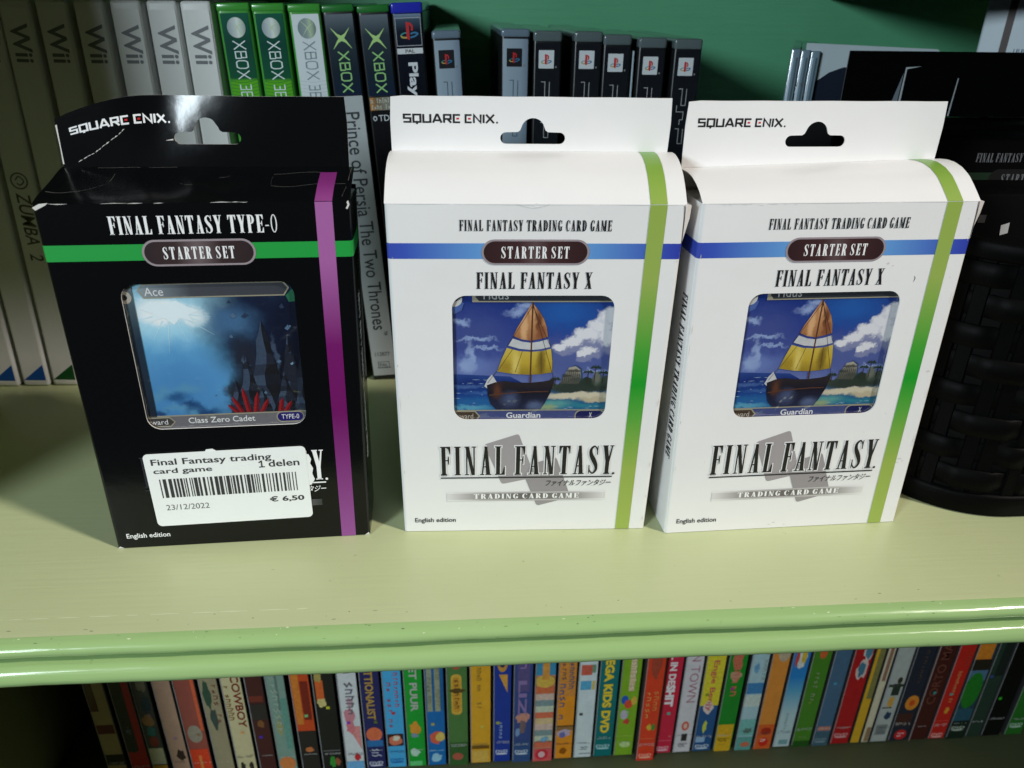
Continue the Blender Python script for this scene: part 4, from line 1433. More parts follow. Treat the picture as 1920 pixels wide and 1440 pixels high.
def xbox_case(label, xb, lean, kind):
    h, wd = 203, 15.4
    r = case_root(label, xb, lean, h, wd)
    mb = MB()
    mb.box(-wd / 2, wd / 2, 0, 135, 0, h, SHELLBLK, 1.6, 3)
    mb.build('case_shell', r)
    m = spine_h(0)
    a, b = -wd / 2 + 1.0, wd / 2 - 1.0
    mb = MB()
    mb.poly(rrect(a, b, 161.5, h - 4, .3), ramp_mat('Z', .160, .200, [(0, (.008, .018, .045)), (.35, (.012, .022, .035)), (.75, (.03, .045, .06)), (1, (.14, .17, .20))], .2), m, 0)  # ramp pales at the top, a highlight put into the colour
    if kind == 0:
        mb.poly(rrect(a, b, 3, 161.2, .3), M((.40, .43, .44), .4, mottle=.1, mscale=60), m, 0)
        mb.poly(rc(-4, 4.2, 7.8, 8.2), GREYINK, m, 1)
        for z in (7.6, 11.6):
            mb.poly(rc(-3.4, 3.4, z, z + .35), GREYINK, m, 1)
        for x in (-3.4, 3.05):
            mb.poly(rc(x, x + .35, 7.95, 11.6), GREYINK, m, 1.2)
    else:
        mb.poly(rrect(a, b, 3, 161.2, .3), M((.006, .006, .008), .25), m, 0)
        mb.poly(rc(a, b, 154.5, 160.8), ramp_mat('X', -.0067, .0067, [(0, (.5, .22, .05)), (.25, (.16, .1, .05)), (.6, (.22, .22, .18)), (1, (.12, .12, .1))], .4, noise=.5, nscale=700), m, 1)
    mb.build('spine_sleeve', r)
    mb = MB()
    lm = M((.40, .62, .22), .35)
    zc = 188.3
    for (p, q) in (((-4.8, 4.7), (4.6, -4.9)), ((4.4, 4.5), (-4.4, -4.9))):
        mid = ((p[0] + q[0]) / 2, (p[1] + q[1]) / 2)
        mb.poly(stroke([(p[0], zc + p[1]), (p[0] * .45, zc + p[1] * .35), (mid[0], zc + mid[1]), (q[0] * .45, zc + q[1] * .35), (q[0], zc + q[1])], [.15, .9, 2.3, 1.0, .15]), lm, m, 2 if p[0] < 0 else 2.4)
    mb.build('emblem', r)
    mb = MB()
    sv = lambda u, v, k: (v, -.12 - .05 * k, 182.3 - u)
    lines(mb, 'XBOX', 0, 19.4, -2.6, 2.8, M((.28, .55, .20), .35), sv, 3, wt=.13, gap=.14)
    mb.build('title_lettering', r)
    mb = MB()
    if kind == 0:
        sv = lambda u, v, k: (v, -.12 - .05 * k, 153.4 - u)
        sans(mb, 'Prince of Persia The Two Thrones', 0, 121, -3.5, 4.2, M((.03, .035, .04), .45), sv, 3, .004)
        sans(mb, '™', 122, 124.5, 2.6, 4.4, M((.03, .035, .04), .45), sv, 3)
        sans(mb, '112877', -4.4, 4.2, 15.6, 18.2, GREYINK, m, 3)
        sans(mb, 'PAL', -2.4, 2.4, 8.7, 10.9, GREYINK, m, 3)
    else:
        scribble(mb, a + .4, b - .3, 157.8, 160.4, M((.5, .5, .42), .4), m, 3, 9, 4)
        scribble(mb, a + .4, b - .3, 154.8, 157.2, M((.5, .5, .42), .4), m, 3, 9, 5)
        sans(mb, 'TDK', -3.2, 5.4, 149.2, 152.2, M((.5, .53, .56), .4), m, 3, .01)
        mb.poly(ell(-5.0, 150.6, 1.1, 1.3, 16), M((.4, .43, .46), .4), m, 3, [ell(-5.0, 150.5, .5, .6, 16)])
    mb.build('lettering', r)
    mb = MB()
    mb.box(-wd / 2 - .15, wd / 2 + .15, -.35, 136, h - 3.2, h + .3, M((.02, .16, .03), .25, coat=.3), .9, 2)
    mb.build('top_cap', r)


xbox_case('black game case with green cross emblem and pale grey title panel below', -43.4, -.058, 0)
xbox_case('all black game case with green cross emblem and orange strip, beside the blue capped case', -26.4, -.058, 1)

# blue capped case
r = case_root('black game case with bright blue cap and framed red and blue emblem', -11.6, -.05, 203, 15.4)
mb = MB()
mb.box(-7.6, 7.6, 0, 135, 0, 203, SHELLBLK, 1.6, 3)
mb.build('case_shell', r)
m = spine_h(0)
mb = MB()
mb.poly(rrect(-6.6, 6.6, 3, 199.5, .3), ramp_mat('Z', .160, .200, [(0, (.004, .005, .010)), (.5, (.006, .008, .016)), (.8, (.012, .018, .032)), (.92, (.05, .08, .12)), (1, (.22, .30, .42))], .2), m, 0)  # top of the ramp is a highlight painted into the spine
mb.poly(rc(-6.4, 6.4, 181.4, 184.0), M((.62, .64, .66), .4), m, 1)
fr_ = M((.4, .42, .45), .4)
for q in (rc(-6.3, 6.3, 185.0, 185.3), rc(-6.3, 6.3, 197.6, 197.9), rc(-6.3, -6.05, 185.3, 197.6), rc(6.05, 6.3, 185.3, 197.6)):
    mb.poly(q, fr_, m, 1)
mb.build('spine_sleeve', r)
mb = MB()
ps_logo(mb, .2, 191.6, 9.2, m, 2, True)
mb.build('emblem', r)
mb = MB()
sans(mb, 'PAL', -2.3, 2.3, 181.9, 183.5, INK, m, 3, .01)
sv = lambda u, v, k: (v, -.12 - .05 * k, 177.4 - u)
sans(mb, 'PlayStation', 0, 44, -2.9, 3.2, M((.66, .68, .72), .4), sv, 3, .03)
mb.build('title_lettering', r)
mb = MB()
mb.box(-7.8, 7.8, -.5, 136, 199.6, 204.6, M((.02, .03, .42), .2, coat=.4), 1.2, 3)
mb.build('top_cap', r)


def psp_case(label, xb, lean, silver, h, top=True):
    wd = 14.4
    r = case_root(label, xb, lean, h, wd)
    shellm = SILV if silver else SHELLBLK
    mb = MB()
    mb.box(-wd / 2, wd / 2, 0, 122, 0, h - 1.2, SHELLBLK, 1.4, 3)
    mb.build('case_shell', r)
    m = spine_h(0)
    zc = h - 13.3
    mb = MB()
    if silver:
        mb.poly(rrect(-wd / 2 + .9, wd / 2 - .9, 3, h - 4.6, .5), ramp_mat('X', -.0063, .0063, [(0, (.34, .42, .50)), (.2, (.30, .38, .46)), (.7, (.26, .33, .41)), (1, (.17, .22, .29))], .28), m, 0)
    else:
        mb.poly(rrect(-wd / 2 + .9, wd / 2 - .9, 3, h - 5.8, .3), BLKP, m, 0)
    mb.build('spine_sleeve', r)
    mb = MB()
    a = 3.9
    mb.poly(rrect(-a - .6, a - .6, zc - 4.3, zc + 4.3, .25), M((.010, .010, .014), .35) if silver else M((.62, .66, .69), .38), m, 1)
    ps_logo(mb, -.6, zc - .2, 5.6, m, 2, silver)
    mb.poly(ell(4.4, zc - 3.6, .45, .5, 10), M((.2, .2, .2), .4), m, 2)
    mb.build('emblem', r)
    mb = MB()
    ln = M((.04, .06, .10), .4) if silver else M((.42, .43, .44), .4)
    z0 = zc - 10.7
    wl = .32
    mb.poly(stroke([(-3.0, z0), (-1.0, z0), (-1.0, z0 - 8.2), (1.3, z0 - 8.2), (1.3, z0)], wl), ln, m, 2)
    mb.poly(stroke([(-3.2, z0 - 8.2), (-3.2, z0 - 11.4), (.6, z0 - 11.4), (.6, z0 - 15.4), (-1.0, z0 - 15.4), (-1.0, z0 - 18)], wl), ln, m, 2)
    mb.poly(stroke([(-3.0, z0 - 20), (-1.0, z0 - 20), (-1.0, z0 - 27.6), (1.3, z0 - 27.6), (1.3, z0 - 20)], wl), ln, m, 2)
    mb.build('title_lettering', r)
    mb = MB()
    mb.box(-wd / 2 - .1, wd / 2 + .1, -.25, 122.5, h - (4.2 if silver else 5.4), h, M((.14, .19, .25), .2, coat=.4) if silver else CLEARCAP, 1.5, 3)
    mb.build('top_cap', r)


psp_case('silver game case with black emblem square, standing beside the blue capped case', 6.0, -.045, True, 192.4)
psp_case('silver game case with black emblem square, beside the black cases', 32.2, 0.0, True, 193.6)
psp_case('black game case with white emblem square, next to the silver spine', 48.9, -.002, False, 192.9)
psp_case('black game case with white emblem square, second in the black row after the gap', 69.2, 0.0, False, 192.9)
psp_case('black game case with white emblem square, middle of the five black ones', 84.2, .0, False, 191.6)
psp_case('black game case with bluish clear cap and white emblem square, fourth of the black ones', 102.4, .0, False, 190.4)
psp_case('rightmost black game case with white emblem square, beside the bare green wall', 121.0, .0, False, 190.0)

# a pale disc sleeve squeezed between two black cases
o = MB()
o.box(-.55, .55, 2, 120, 0, 184, M((.36, .44, .50), .25), .3, 1)
so = o.build('disc_sleeve')
so.location = (.0932, .424, 0)
so['label'], so['category'] = 'thin pale blue sleeve squeezed between two black game cases', 'sleeve'

# ------------------------------------------------------------------ right end: plastic basket with black boxes, disc cases, cartons
BASK = M((.0018, .0018, .0018), .5, spec=.05, bump=.1, bscale=350)
BASK_D = M((.002, .002, .002), .7, spec=.1)


def rr_path(x0, x1, y0, y1, r, step=3.0):
    pts = []
    segs = [((x0 + r, y0), (x1 - r, y0), None), ((x1 - r, y0 + r), -90, 0), ((x1, y0 + r), (x1, y1 - r), None), ((x1 - r, y1 - r), 0, 90), ((x1 - r, y1), (x0 + r, y1), None), ((x0 + r, y1 - r), 90, 180), ((x0, y1 - r), (x0, y0 + r), None), ((x0 + r, y0 + r), 180, 270)]
    for s in segs:
        if s[2] is None:
            a, b = Vector(s[0]), Vector(s[1])
            n = max(1, int((b - a).length / step))
            d = (b - a).normalized()
            for i in range(n):
                p = a + (b - a) * i / n
                pts.append((p.x, p.y, d.y, -d.x))
        else:
            n = max(2, int(r * math.pi / 2 / step))
            for i in range(n):
                a = math.radians(s[1] + (s[2] - s[1]) * i / n)
                pts.append((s[0][0] + r * math.cos(a), s[0][1] + r * math.sin(a), math.cos(a), math.sin(a)))
    return pts


BX = rr_path(199, 460, 270.5, 416, 48)
bk = thing('woven_basket', 'black plastic woven basket holding black boxes at the right end of the shelf', 'basket', (330, 340, 0))


def bpt(p, off, z):
    return (p[0] + p[2] * off - 330, p[1] + p[3] * off - 340, z)


mb = MB()
rows = [(-1.5, .2), (0, .0), (.9, .8), (1.0, 9), (.6, 10.5), (-.6, 11)]
mb.grid([[bpt(p, o_, z) for p in BX] for o_, z in rows], BASK, True, True)
mb.poly([(p[0] - 330, p[1] - 340) for p in BX[::4]], BASK_D, lambda u, v, k: (u, v, .6), 0)
mb.build('base_rim', bk)
mb = MB()
mb.grid([[bpt(p, -1.6, z) for p in BX] for z in (10.5, 118)], BASK_D, True, True)
mb.build('inner_wall', bk)
# vertical slats
acc, slat_s = [0], 0
for a, b in zip(BX, BX[1:] + BX[:1]):
    acc.append(acc[-1] + math.hypot(a[0] - b[0], a[1] - b[1]))
PITCH_S = acc[-1] / round(acc[-1] / 21.0)
mb = MB()
ns = int(round(acc[-1] / PITCH_S))


def at_s(s):
    s %= acc[-1]
    for i in range(len(BX)):
        if acc[i + 1] >= s:
            t = (s - acc[i]) / max(1e-6, acc[i + 1] - acc[i])
            a, b = BX[i], BX[(i + 1) % len(BX)]
            return tuple(a[j] + (b[j] - a[j]) * t for j in range(4))
    return BX[0]


for i in range(ns):
    s0 = i * PITCH_S
    for d0, d1 in ((-7.0, -.6), (.6, 7.0)):
        ring = []
        for z in [10.5 + 107 * j / 24 for j in range(25)]:
            row = []
            for d, off in ((d0, -1.2), (d0 + .6, -.1), (d1 - .6, -.1), (d1, -1.2)):
                row.append(bpt(at_s(s0 + d), off, z))
            ring.append(row)
        mb.grid(ring, BASK, False)
mb.build('upright_slat', bk, 'double upright slats of the weave')
# horizontal bands weaving over and under
nb = 8
for j in range(nb):
    mb = MB()
    zc = 17.5 + j * 13.2
    hw = 5.1
    ring = []
    N = len(BX)
    for (dz, do) in ((-hw, -.9), (-hw + .45, .0), (0, .08), (hw - .45, .0), (hw, -.9)):
        row = []
        for i in range(ns * 8):
            s = i * acc[-1] / (ns * 8)
            wv = math.cos(math.pi * s / PITCH_S + math.pi * j)
            off = 1.0 * max(-.9, min(1, wv * 3)) + do
            row.append(bpt(at_s(s), off, zc + dz))
        ring.append(row)
    mb.grid(ring, BASK, True, True)
    mb.build('woven_band', bk)
mb = MB()
rows = [(-2.2, 116), (1.4, 116), (2.4, 117.5), (2.4, 122.5), (1.4, 124), (-1.2, 124), (-2.2, 122.5)]
mb.grid([[bpt(p, o_, z) for p in BX] for o_, z in rows], BASK, True, True)
mb.build('top_rim', bk)

DIM = M((.16, .16, .17), .5)
DIMW = M((.5, .5, .5), .5)
BLK2 = M((.0016, .0016, .0018), .7, spec=.03, bump=.05, bscale=300)


def basket_box(label, x, y, yaw, z, tab, prints, hh=142.5):
    r = thing('card_game_box', label, 'card box', (x, y, z), (0, 0, yaw), 'black card boxes inside the basket')
    mb = MB()
    mb.box(-52, 52, 0, 30, 0, hh, BLK2, .8, 1)
    mb.build('carton', r)
    if tab:
        mb = MB()
        slot = rrect(-12, 12, 157.5, 161.5, 1.9) if tab == 1 else None
        tm = lambda u, v, k: (u, 30.3 - .04 * k, v)
        mb.poly(rc(-55, 50, 142.6, 174), BLK2, tm, 0, [slot] if slot else [])
        mb.poly(rc(-55, 50, 142.6, 174), GREY_IN, lambda u, v, k: (u, 30.8, v), 0, [slot] if slot else [])
        mb.grid([[(u, 30.3, v) for u, v in rc(-55, 50, 142.6, 174)], [(u, 30.8, v) for u, v in rc(-55, 50, 142.6, 174)]], M((.12, .12, .12), .6), False, True)
        t = mb.build('hang_tab', r)
        if prints == 'slits':
            mb = MB()
            wn = M((.42, .46, .48), .6)
            mb.poly([(-24.4, 142.8), (-24.0, 166.5), (-15.8, 167.0), (-23.2, 165.6), (-23.2, 142.8)], wn, tm, 2)
            mb.poly([(-24.6, 164), (-29.5, 143), (-25.0, 143)], M((.16, .19, .22), .5), tm, 2)
            mb.poly(stroke([(4.4, 143), (5.2, 161.5)], [.7, .5]), wn, tm, 2)
            mb.build('worn_crease', t)
    fm = lambda u, v, k: (u, -.1 - .05 * k, v)
    if prints == 'title':
        mb = MB()
        serif(mb, 'FINAL FANTASY TRADING CARD GAME', -26.5, 26.7, 132.6, 136.6, DIM, fm, 2)
        serif(mb, 'STARTER SET', -12, 12, 122.8, 127.2, DIM, fm, 3, gap=.16)
        serif(mb, 'FANTASY', -13, 20, 112, 117.5, DIM, fm, 2)
        mb.build('title_lettering', r)
        mb = MB()
        mb.poly(rc(-52, 52, 122.3, 127.9), M((.008, .028, .012), .5), fm, 1)
        mb.poly(rrect(-18, 18, 120.6, 129.4, 4.2), M((.006, .006, .006), .5), fm, 2)
        mb.build('printed_band', r)
    if prints == 'back':
        mb = MB()
        mb.poly([(-23.4, 120.6), (-19.8, 121.8), (-19.4, 117.2), (-22.8, 116.2)], DIMW, fm, 2)
        sans(mb, 'nd', -35, -31.8, 108, 110.6, DIMW, fm, 2)
        sans(mb, 'r', -23.6, -22.4, 105, 107.4, DIMW, fm, 2)
        sans(mb, 'es', -33.4, -29.6, 95.4, 97.4, DIMW, fm, 2)
        mb.poly(rc(-34.6, -31.2, 121.8, 125.2), M((.04, .04, .04), .5), fm, 2)
        for (u, v) in ((-36, 84), (-41, 70), (-33, 112)):
            mb.poly([(u, v), (u + .9, v + 1.1), (u + .6, v + 1.6), (u - .2, v + .8)], DIMW, fm, 2)
        mb.build('lettering', r)
    return r


basket_box('black card box at the back of the basket, its hang tab creased white', 254.5, 379, -.0, 12.0, 2, 'slits')
basket_box('black card box in the middle of the basket with a faint title', 265, 347.5, -.0, 10.0, 0, 'title')
basket_box('black card box at the front of the basket with a tiny pale square', 259, 315, -.0, 1.2, 0, 'back', 134)

# clear disc cases standing at the back
for i, (x, lab) in enumerate(((172.5, 'clear blue disc case standing left of two more by the green wall'), (177.6, 'clear blue disc case sandwiched between two others by the green wall'), (182.8, 'clear blue disc case touching the back of the white card'))):
    r = thing('disc_case', lab, 'disc case', (x, 417, .1), (0, .012, -.40), 'clear disc cases by the green wall')
    mb = MB()
    mb.box(-2.3, 2.3, 0, 125, .05, 186 - i * .4, M((.14, .21, .26), .12, coat=.6), .6, 2)
    mb.build('case_shell', r)
    mb = MB()
    mb.poly(rc(-1.5, -.6, 4, 182), M((.44, .54, .62), .25), lambda u, v, k: (u, -.12 - .05 * k, v), 0)
    mb.poly(rc(.6, 1.5, 4, 182), M((.05, .08, .10), .25), lambda u, v, k: (u, -.12 - .05 * k, v), 0)
    if i == 1:
        scribble(mb, -2, 2, 168, 171, INK, lambda u, v, k: (u, -.12 - .05 * k, v), 2, 4, 9)
    mb.build('spine_sleeve', r)

r = thing('disc_case', 'low black case behind the slot of the scuffed white box', 'disc case', (181, 392, 0), (0, 0, -.3))
mb = MB()
mb.box(-17, 10, 0, 14, .03, 160, BLK2, .8, 1)
mb.build('case_shell', r)
mb = MB()
mb.poly(rc(-15, 8, 6, 154), M((.004, .004, .005), .3), lambda u, v, k: (u, -.08, v), 0)
mb.build('spine_sleeve', r)

r = thing('white_card', 'white card with a dark rounded shape, standing behind the basket', 'card', (217, 419, 0), (0, 0, 0))
mb = MB()
cmap = lambda u, v, k: (u, -.05 * k, v)
mb.poly([(-36.5, .1), (35.5, .1), (35.5, 185.5), (34, 186.6), (-36.0, 188.9)], M((.46, .54, .58), .45, mottle=.05, mscale=80), cmap, 0)
mb.poly([(-36.5, .1), (35.5, .1), (35.5, 185.5), (34, 186.6), (-36.0, 188.9)], M((.46, .54, .58), .45), lambda u, v, k: (u, .6, v), 0)
mb.build('sheet', r)
mb = MB()
mb.poly([(-36.3, 4), (-36.3, 152), (-34, 163), (-29, 170), (-22, 175), (-15, 177.5), (0, 178), (35.3, 178), (35.3, 4)], M((.010, .016, .03), .4), cmap, 2)
mb.build('printed_shape', r)

r = thing('white_carton', 'white carton with a dark red stripe and a barcode at the right frame edge', 'carton', (305, 470, 0), (0, 0, -.58))
mb = MB()
WC = M((.40, .47, .52), .5, mottle=.06, mscale=90)
mb.box(0, 78, 0, 80, .05, 211, WC, 1.0, 2)
mb.build('carton', r)
fmc = lambda u, v, k: (u, -.1 - .05 * k, v)
mb = MB()
mb.poly(rc(11.0, 14.8, .3, 210.8), M((.030, .012, .010), .5), fmc, 0)
mb.build('printed_stripe', r)
mb = MB()
rb = random.Random(4)
x = 18.5
while x < 44:
    wb = rb.choice([.4, .6, 1.0])
    mb.poly(rc(x, x + wb, 177.5 + rb.uniform(-.6, .2), 185.5), M((.05, .09, .14), .5), fmc, 1)
    x += wb + rb.choice([.4, .7, 1.0])
mb.build('barcode', r)
r = thing('flat_box', 'flat dark box with a pale lip lying on the white carton', 'box', (318, 430, 211.05), (0, 0, 0))
mb = MB()
mb.box(-68, 90, 0, 130, 0, 12, M((.02, .022, .024), .5), .6, 1)
mb.build('tray', r)
mb = MB()
mb.box(-67, 90, -1.6, -.02, 1.2, 3.6, M((.42, .48, .48), .5), .3, 1)
mb.build('lip', r)

# ------------------------------------------------------------------ film cases on the shelf below
ZL = -258.98
YD = 358.0
FILM_SHELL = M((.02, .02, .022), .3)
WHITE_SHELL = M((.5, .5, .48), .35)
RJ = random.Random(3)


def col(*c):
    return M(srgb(*c), .24, coat=.15)


def _lum(c):
    return [lin(q / 255) for q in c] if isinstance(c, tuple) else [.5, .5, .5]


def dvd(label, x0, x1, base_c, patches=(), words=(), marks=(), dy=0.0, logo=None, h=190.0):
    wd = x1 - x0
    r = thing('film_case', label, 'film case', ((x0 + x1) / 2, YD + dy, ZL), (0, 0, 0), 'film cases on the lower shelf')
    mb = MB()
    mb.box(-wd / 2, wd / 2, 0, 134, .03, h, FILM_SHELL, min(1.4, wd * .2), 2)
    mb.build('case_shell', r)
    m = spine_h(0)
    a, b = -wd / 2 + .5, wd / 2 - .5
    mb = MB()
    bm_ = base_c if not isinstance(base_c, tuple) else M(srgb(*base_c), .26, bump=.12, bscale=220, mottle=.22, mscale=150, coat=.2)
    mb.poly(rrect(a, b, 1.2, h - 1.5, .4), bm_, m, 0)
    k = 1
    for p in patches:
        kind, z0, z1, f0, f1, c = p
        mm = M(srgb(*c), .26, mottle=.45, mscale=420, coat=.15) if isinstance(c, tuple) else c
        u0, u1 = a + (b - a) * f0, a + (b - a) * f1
        if kind == 'r':
            mb.poly(rc(u0, u1, z0, z1), mm, m, k)
        elif kind == 'rr':
            mb.poly(rrect(u0, u1, z0, z1, min(u1 - u0, z1 - z0) * .45), mm, m, k)
        elif kind == 'e':
            mb.poly(ell((u0 + u1) / 2, (z0 + z1) / 2, (u1 - u0) / 2, (z1 - z0) / 2, 20), mm, m, k)
        elif kind == 'b':
            pts = []
            rr = random.Random(int(z0 * 10 + f0 * 100))
            for i in range(14):
                an = 2 * math.pi * i / 14
                q = rr.uniform(.65, 1.05)
                pts.append(((u0 + u1) / 2 + (u1 - u0) / 2 * q * math.cos(an), (z0 + z1) / 2 + (z1 - z0) / 2 * q * math.sin(an)))
            mb.poly(pts, mm, m, k)
        elif kind == 't':
            mb.poly([(u0, z1), (u1, z1), (u1, z0)], mm, m, k)
        k += .6
    # small print every spine carries: code lines and rating squares near the foot
    rq = random.Random(label)
    fine = M((.5, .5, .48), .35) if sum(_lum(base_c)) < 1.0 else M((.06, .06, .07), .35)
    if wd > 9:
        zz = rq.uniform(13.5, 19)
        for j in range(rq.randint(1, 3)):
            u = a + (b - a) * rq.uniform(.08, .2)
            while u < b - 1.2:
                L = rq.uniform(.4, 1.4)
                if rq.random() < .8:
                    mb.poly(rc(u, min(b - .4, u + L), zz, zz + .42), fine, m, k)
                u += L + rq.uniform(.25, .6)
            zz += .9
        if rq.random() < .6:
            u = a + (b - a) * rq.uniform(.15, .6)
            z_ = rq.uniform(34, 60)
            mb.poly(rc(u, u + 2.2, z_, z_ + 2.4), M(srgb(rq.randint(40, 220), rq.randint(40, 200), rq.randint(30, 180)), .3, mottle=.5, mscale=900), m, k + .2)
        mb.poly(rc(a + .1, a + .45, 2, h - 3), M((.4, .4, .4), .3), m, k + .4)  # pale strip: sleeve glare painted down the left edge
    mb.build('spine_sleeve', r)
    if words or marks:
        mb = MB()
        for (txt, z1, z0, v0, v1, c, bold) in words:
            if z1 < z0:
                sv = lambda u, v, kk: (-v * wd / 2, -.12 - .05 * kk, z1 + u)
            else:
                sv = lambda u, v, kk: (v * wd / 2, -.12 - .05 * kk, z1 - u)
            sans(mb, txt, 0, abs(z1 - z0), v0, v1, M(srgb(*c), .35), sv, k + 1, bold)
        for (z1, z0, v0, v1, c, n, seed) in marks:
            sv = lambda u, v, kk: (v, -.12 - .05 * kk, z1 - u)
            scribble(mb, 0, z1 - z0, v0 * wd / 2, v1 * wd / 2, M(srgb(*c), .35), sv, k + 1, n, seed)
        mb.build('title_lettering', r)
    if logo:
        c, zc = logo
        mb = MB()
        mm = M(srgb(*c), .35)
        sans(mb, 'DVD', a + 1.6, b - 1.6, zc, zc + 2.6, mm, m, k + 1, .02, .15)
        mb.poly(ell(0, zc - 1.1, wd * .33, .75, 18), mm, m, k + 1)
        mb.build('disc_logo', r)
    return r


dvd('film case with tan and dark brown spine, leftmost on the lower shelf', -232, -219.5, (176, 160, 112), [('r', 66, 190, 0, .45, (80, 34, 20)), ('r', 46, 54, .05, .95, (96, 28, 16)), ('r', 17, 27, 0, 1, (22, 22, 16)), ('r', 0, 14, 0, 1, (170, 140, 84))])
dvd('film case with dark green spine edged in red, red foot', -217.2, -204.6, (190, 34, 34), [('r', 30, 190, 0, .64, (42, 54, 46)), ('rr', 28, 34, 0, .64, (42, 54, 46))], marks=[(52, 44, -.4, .1, (90, 100, 90), 3, 2)])
dvd('film case with a dark jumbled picture spine and pale base', -204, -193.6, (60, 66, 56), [('b', 80, 96, .3, 1, (130, 120, 96)), ('b', 62, 78, .3, 1, (14, 50, 60)), ('b', 50, 62, .1, .9, (150, 110, 60)), ('b', 40, 52, .2, .9, (40, 110, 100)), ('e', 32, 42, .25, .85, (130, 50, 32)), ('r', 16, 31, 0, 1, (190, 190, 150)), ('r', 9, 15, 0, 1, (190, 140, 40))])
dvd('film case with a plain dusty pink spine', -191.3, -179.6, (188, 150, 124), [('b', 17, 29, .3, .95, (50, 26, 20)), ('r', 90, 190, .2, .6, (150, 120, 96))])
dvd('film case with a faded maroon spine and orange foot', -179, -165.2, (150, 72, 58), [('r', 45, 190, .82, .97, (210, 90, 50)), ('e', 34, 50, .15, .85, (150, 140, 120)), ('r', 0, 28, .05, .95, (228, 60, 20)), ('r', 5, 22, .42, .56, (230, 130, 60))])
dvd('film case with a grey brown spine and dark green marks', -163.6, -151.6, (148, 136, 104), [('b', 62, 92, .1, .55, (40, 70, 50)), ('b', 44, 66, .25, .7, (50, 66, 60))], marks=[(86, 50, .2, .7, (120, 60, 40), 7, 5)])
dvd('film case with cream spine and dark red lettering', -150.4, -137.2, (196, 184, 140), [('b', 4, 14, .15, .45, (40, 34, 30)), ('b', 4, 14, .6, .9, (40, 34, 30)), ('r', 0, 5, .2, .9, (60, 40, 36))], words=[('COWBOY', 92, 46, .0, .75, (120, 36, 24), .02)], marks=[(84, 52, -.8, -.25, (130, 90, 50), 8, 8)])
dvd('film case with a very dark maroon spine', -136, -124.6, (66, 20, 18), [('r', 68, 73, .1, .9, (110, 40, 26)), ('r', 52, 66, 0, 1, (40, 34, 30)), ('b', 44, 52, .3, .8, (120, 76, 36))])
dvd('film case with a pale teal spine and orange oval at its foot', -123.5, -111, (122, 150, 136), [('r', 60, 190, .5, .62, (96, 116, 108)), ('r', 24, 70, .62, .95, (96, 146, 130)), ('b', 36, 52, .2, .6, (150, 150, 100)), ('e', 4, 17, .05, .95, (206, 122, 62))], marks=[(90, 40, -.5, .1, (160, 176, 160), 9, 3)])
dvd('film case with an orange and black spine', -108.6, -96, (34, 28, 26), [('r', 40, 190, 0, 1, (196, 70, 24)), ('r', 46, 190, .08, .45, (206, 120, 40)), ('r', 50, 84, .5, .92, (120, 30, 14)), ('b', 20, 25, .3, .8, (190, 110, 60))])
dvd('film case with a plain black spine and small orange flame mark', -95, -81.2, (22, 22, 19), [('r', 66, 84, .12, .5, (210, 96, 40)), ('b', 60, 69, .1, .6, (206, 190, 120)), ('b', 82, 92, .1, .5, (170, 150, 80)), ('r', 20, 20.8, .1, .95, (110, 110, 110)), ('b', 3, 16, .35, .7, (50, 140, 50)), ('b', 5, 14, .65, .95, (150, 80, 50))])
dvd('film case with a white spine and pink script', -79.8, -66.8, (212, 214, 214), [('b', 42, 60, .15, .75, (206, 130, 140)), ('b', 60, 68, .35, .75, (196, 150, 160)), ('t', 20, 42, .3, .95, (226, 140, 136)), ('b', 34, 48, .2, .7, (212, 120, 126)), ('b', 9, 17, .45, .85, (200, 40, 50)), ('r', 0, 9, .02, .98, (110, 170, 214))], marks=[(94, 52, -.3, .5, (110, 106, 116), 7, 12)])
dvd('film case with navy spine, gold title and round orange picture', -66, -52.8, (34, 36, 92), [('e', 27, 40, .1, .95, (228, 110, 70)), ('r', 22, 28, .1, .95, (40, 110, 170))], words=[('ATTIONALIST', 96, 47, -.45, .35, (186, 146, 66), .03)], marks=[(20, 12, -.4, .6, (200, 206, 220), 3, 3)], logo=((206, 210, 226), 5))
dvd('film case with light blue spine and red lettering', -52, -39.2, (72, 170, 222), [('r', 21.5, 33, .06, .94, (60, 26, 24)), ('b', 22, 32, .1, .9, (216, 120, 90)), ('b', 26, 32, .3, .8, (226, 216, 190)), ('r', 16.5, 17, .04, .9, (40, 130, 190))], marks=[(96, 57, .15, .6, (190, 56, 76), 10, 6), (80, 38, -.55, -.1, (180, 60, 80), 9, 7)], logo=((30, 100, 170), 7))
dvd('film case with bright green spine and grey lettering', -38.6, -26, (22, 160, 50), [('b', 31, 44, .15, .85, (236, 150, 50)), ('b', 28, 33, .2, .7, (130, 150, 170)), ('b', 10, 19, .15, .75, (190, 226, 200)), ('r', 1.5, 6, .1, .8, (100, 200, 120))], words=[('MET PUUR', 100, 53, -.35, .42, (186, 186, 176), .03)])
dvd('film case with mid blue spine and pale gold double title', -25.4, -12.6, (18, 106, 176), [('r', 53, 96, .02, .98, (30, 96, 150)), ('r', 52, 100, .1, .38, (150, 156, 130)), ('r', 52, 100, .52, .8, (156, 158, 128)), ('b', 21, 35, 0, 1.0, (226, 96, 70)), ('b', 23, 34, .45, 1, (236, 190, 96)), ('r', 15, 15.6, .05, .9, (110, 180, 220)), ('b', 4, 13, .15, .85, (150, 200, 230))], marks=[(96, 56, -.75, -.3, (120, 130, 110), 12, 1), (96, 56, .1, .55, (126, 130, 104), 12, 2)])
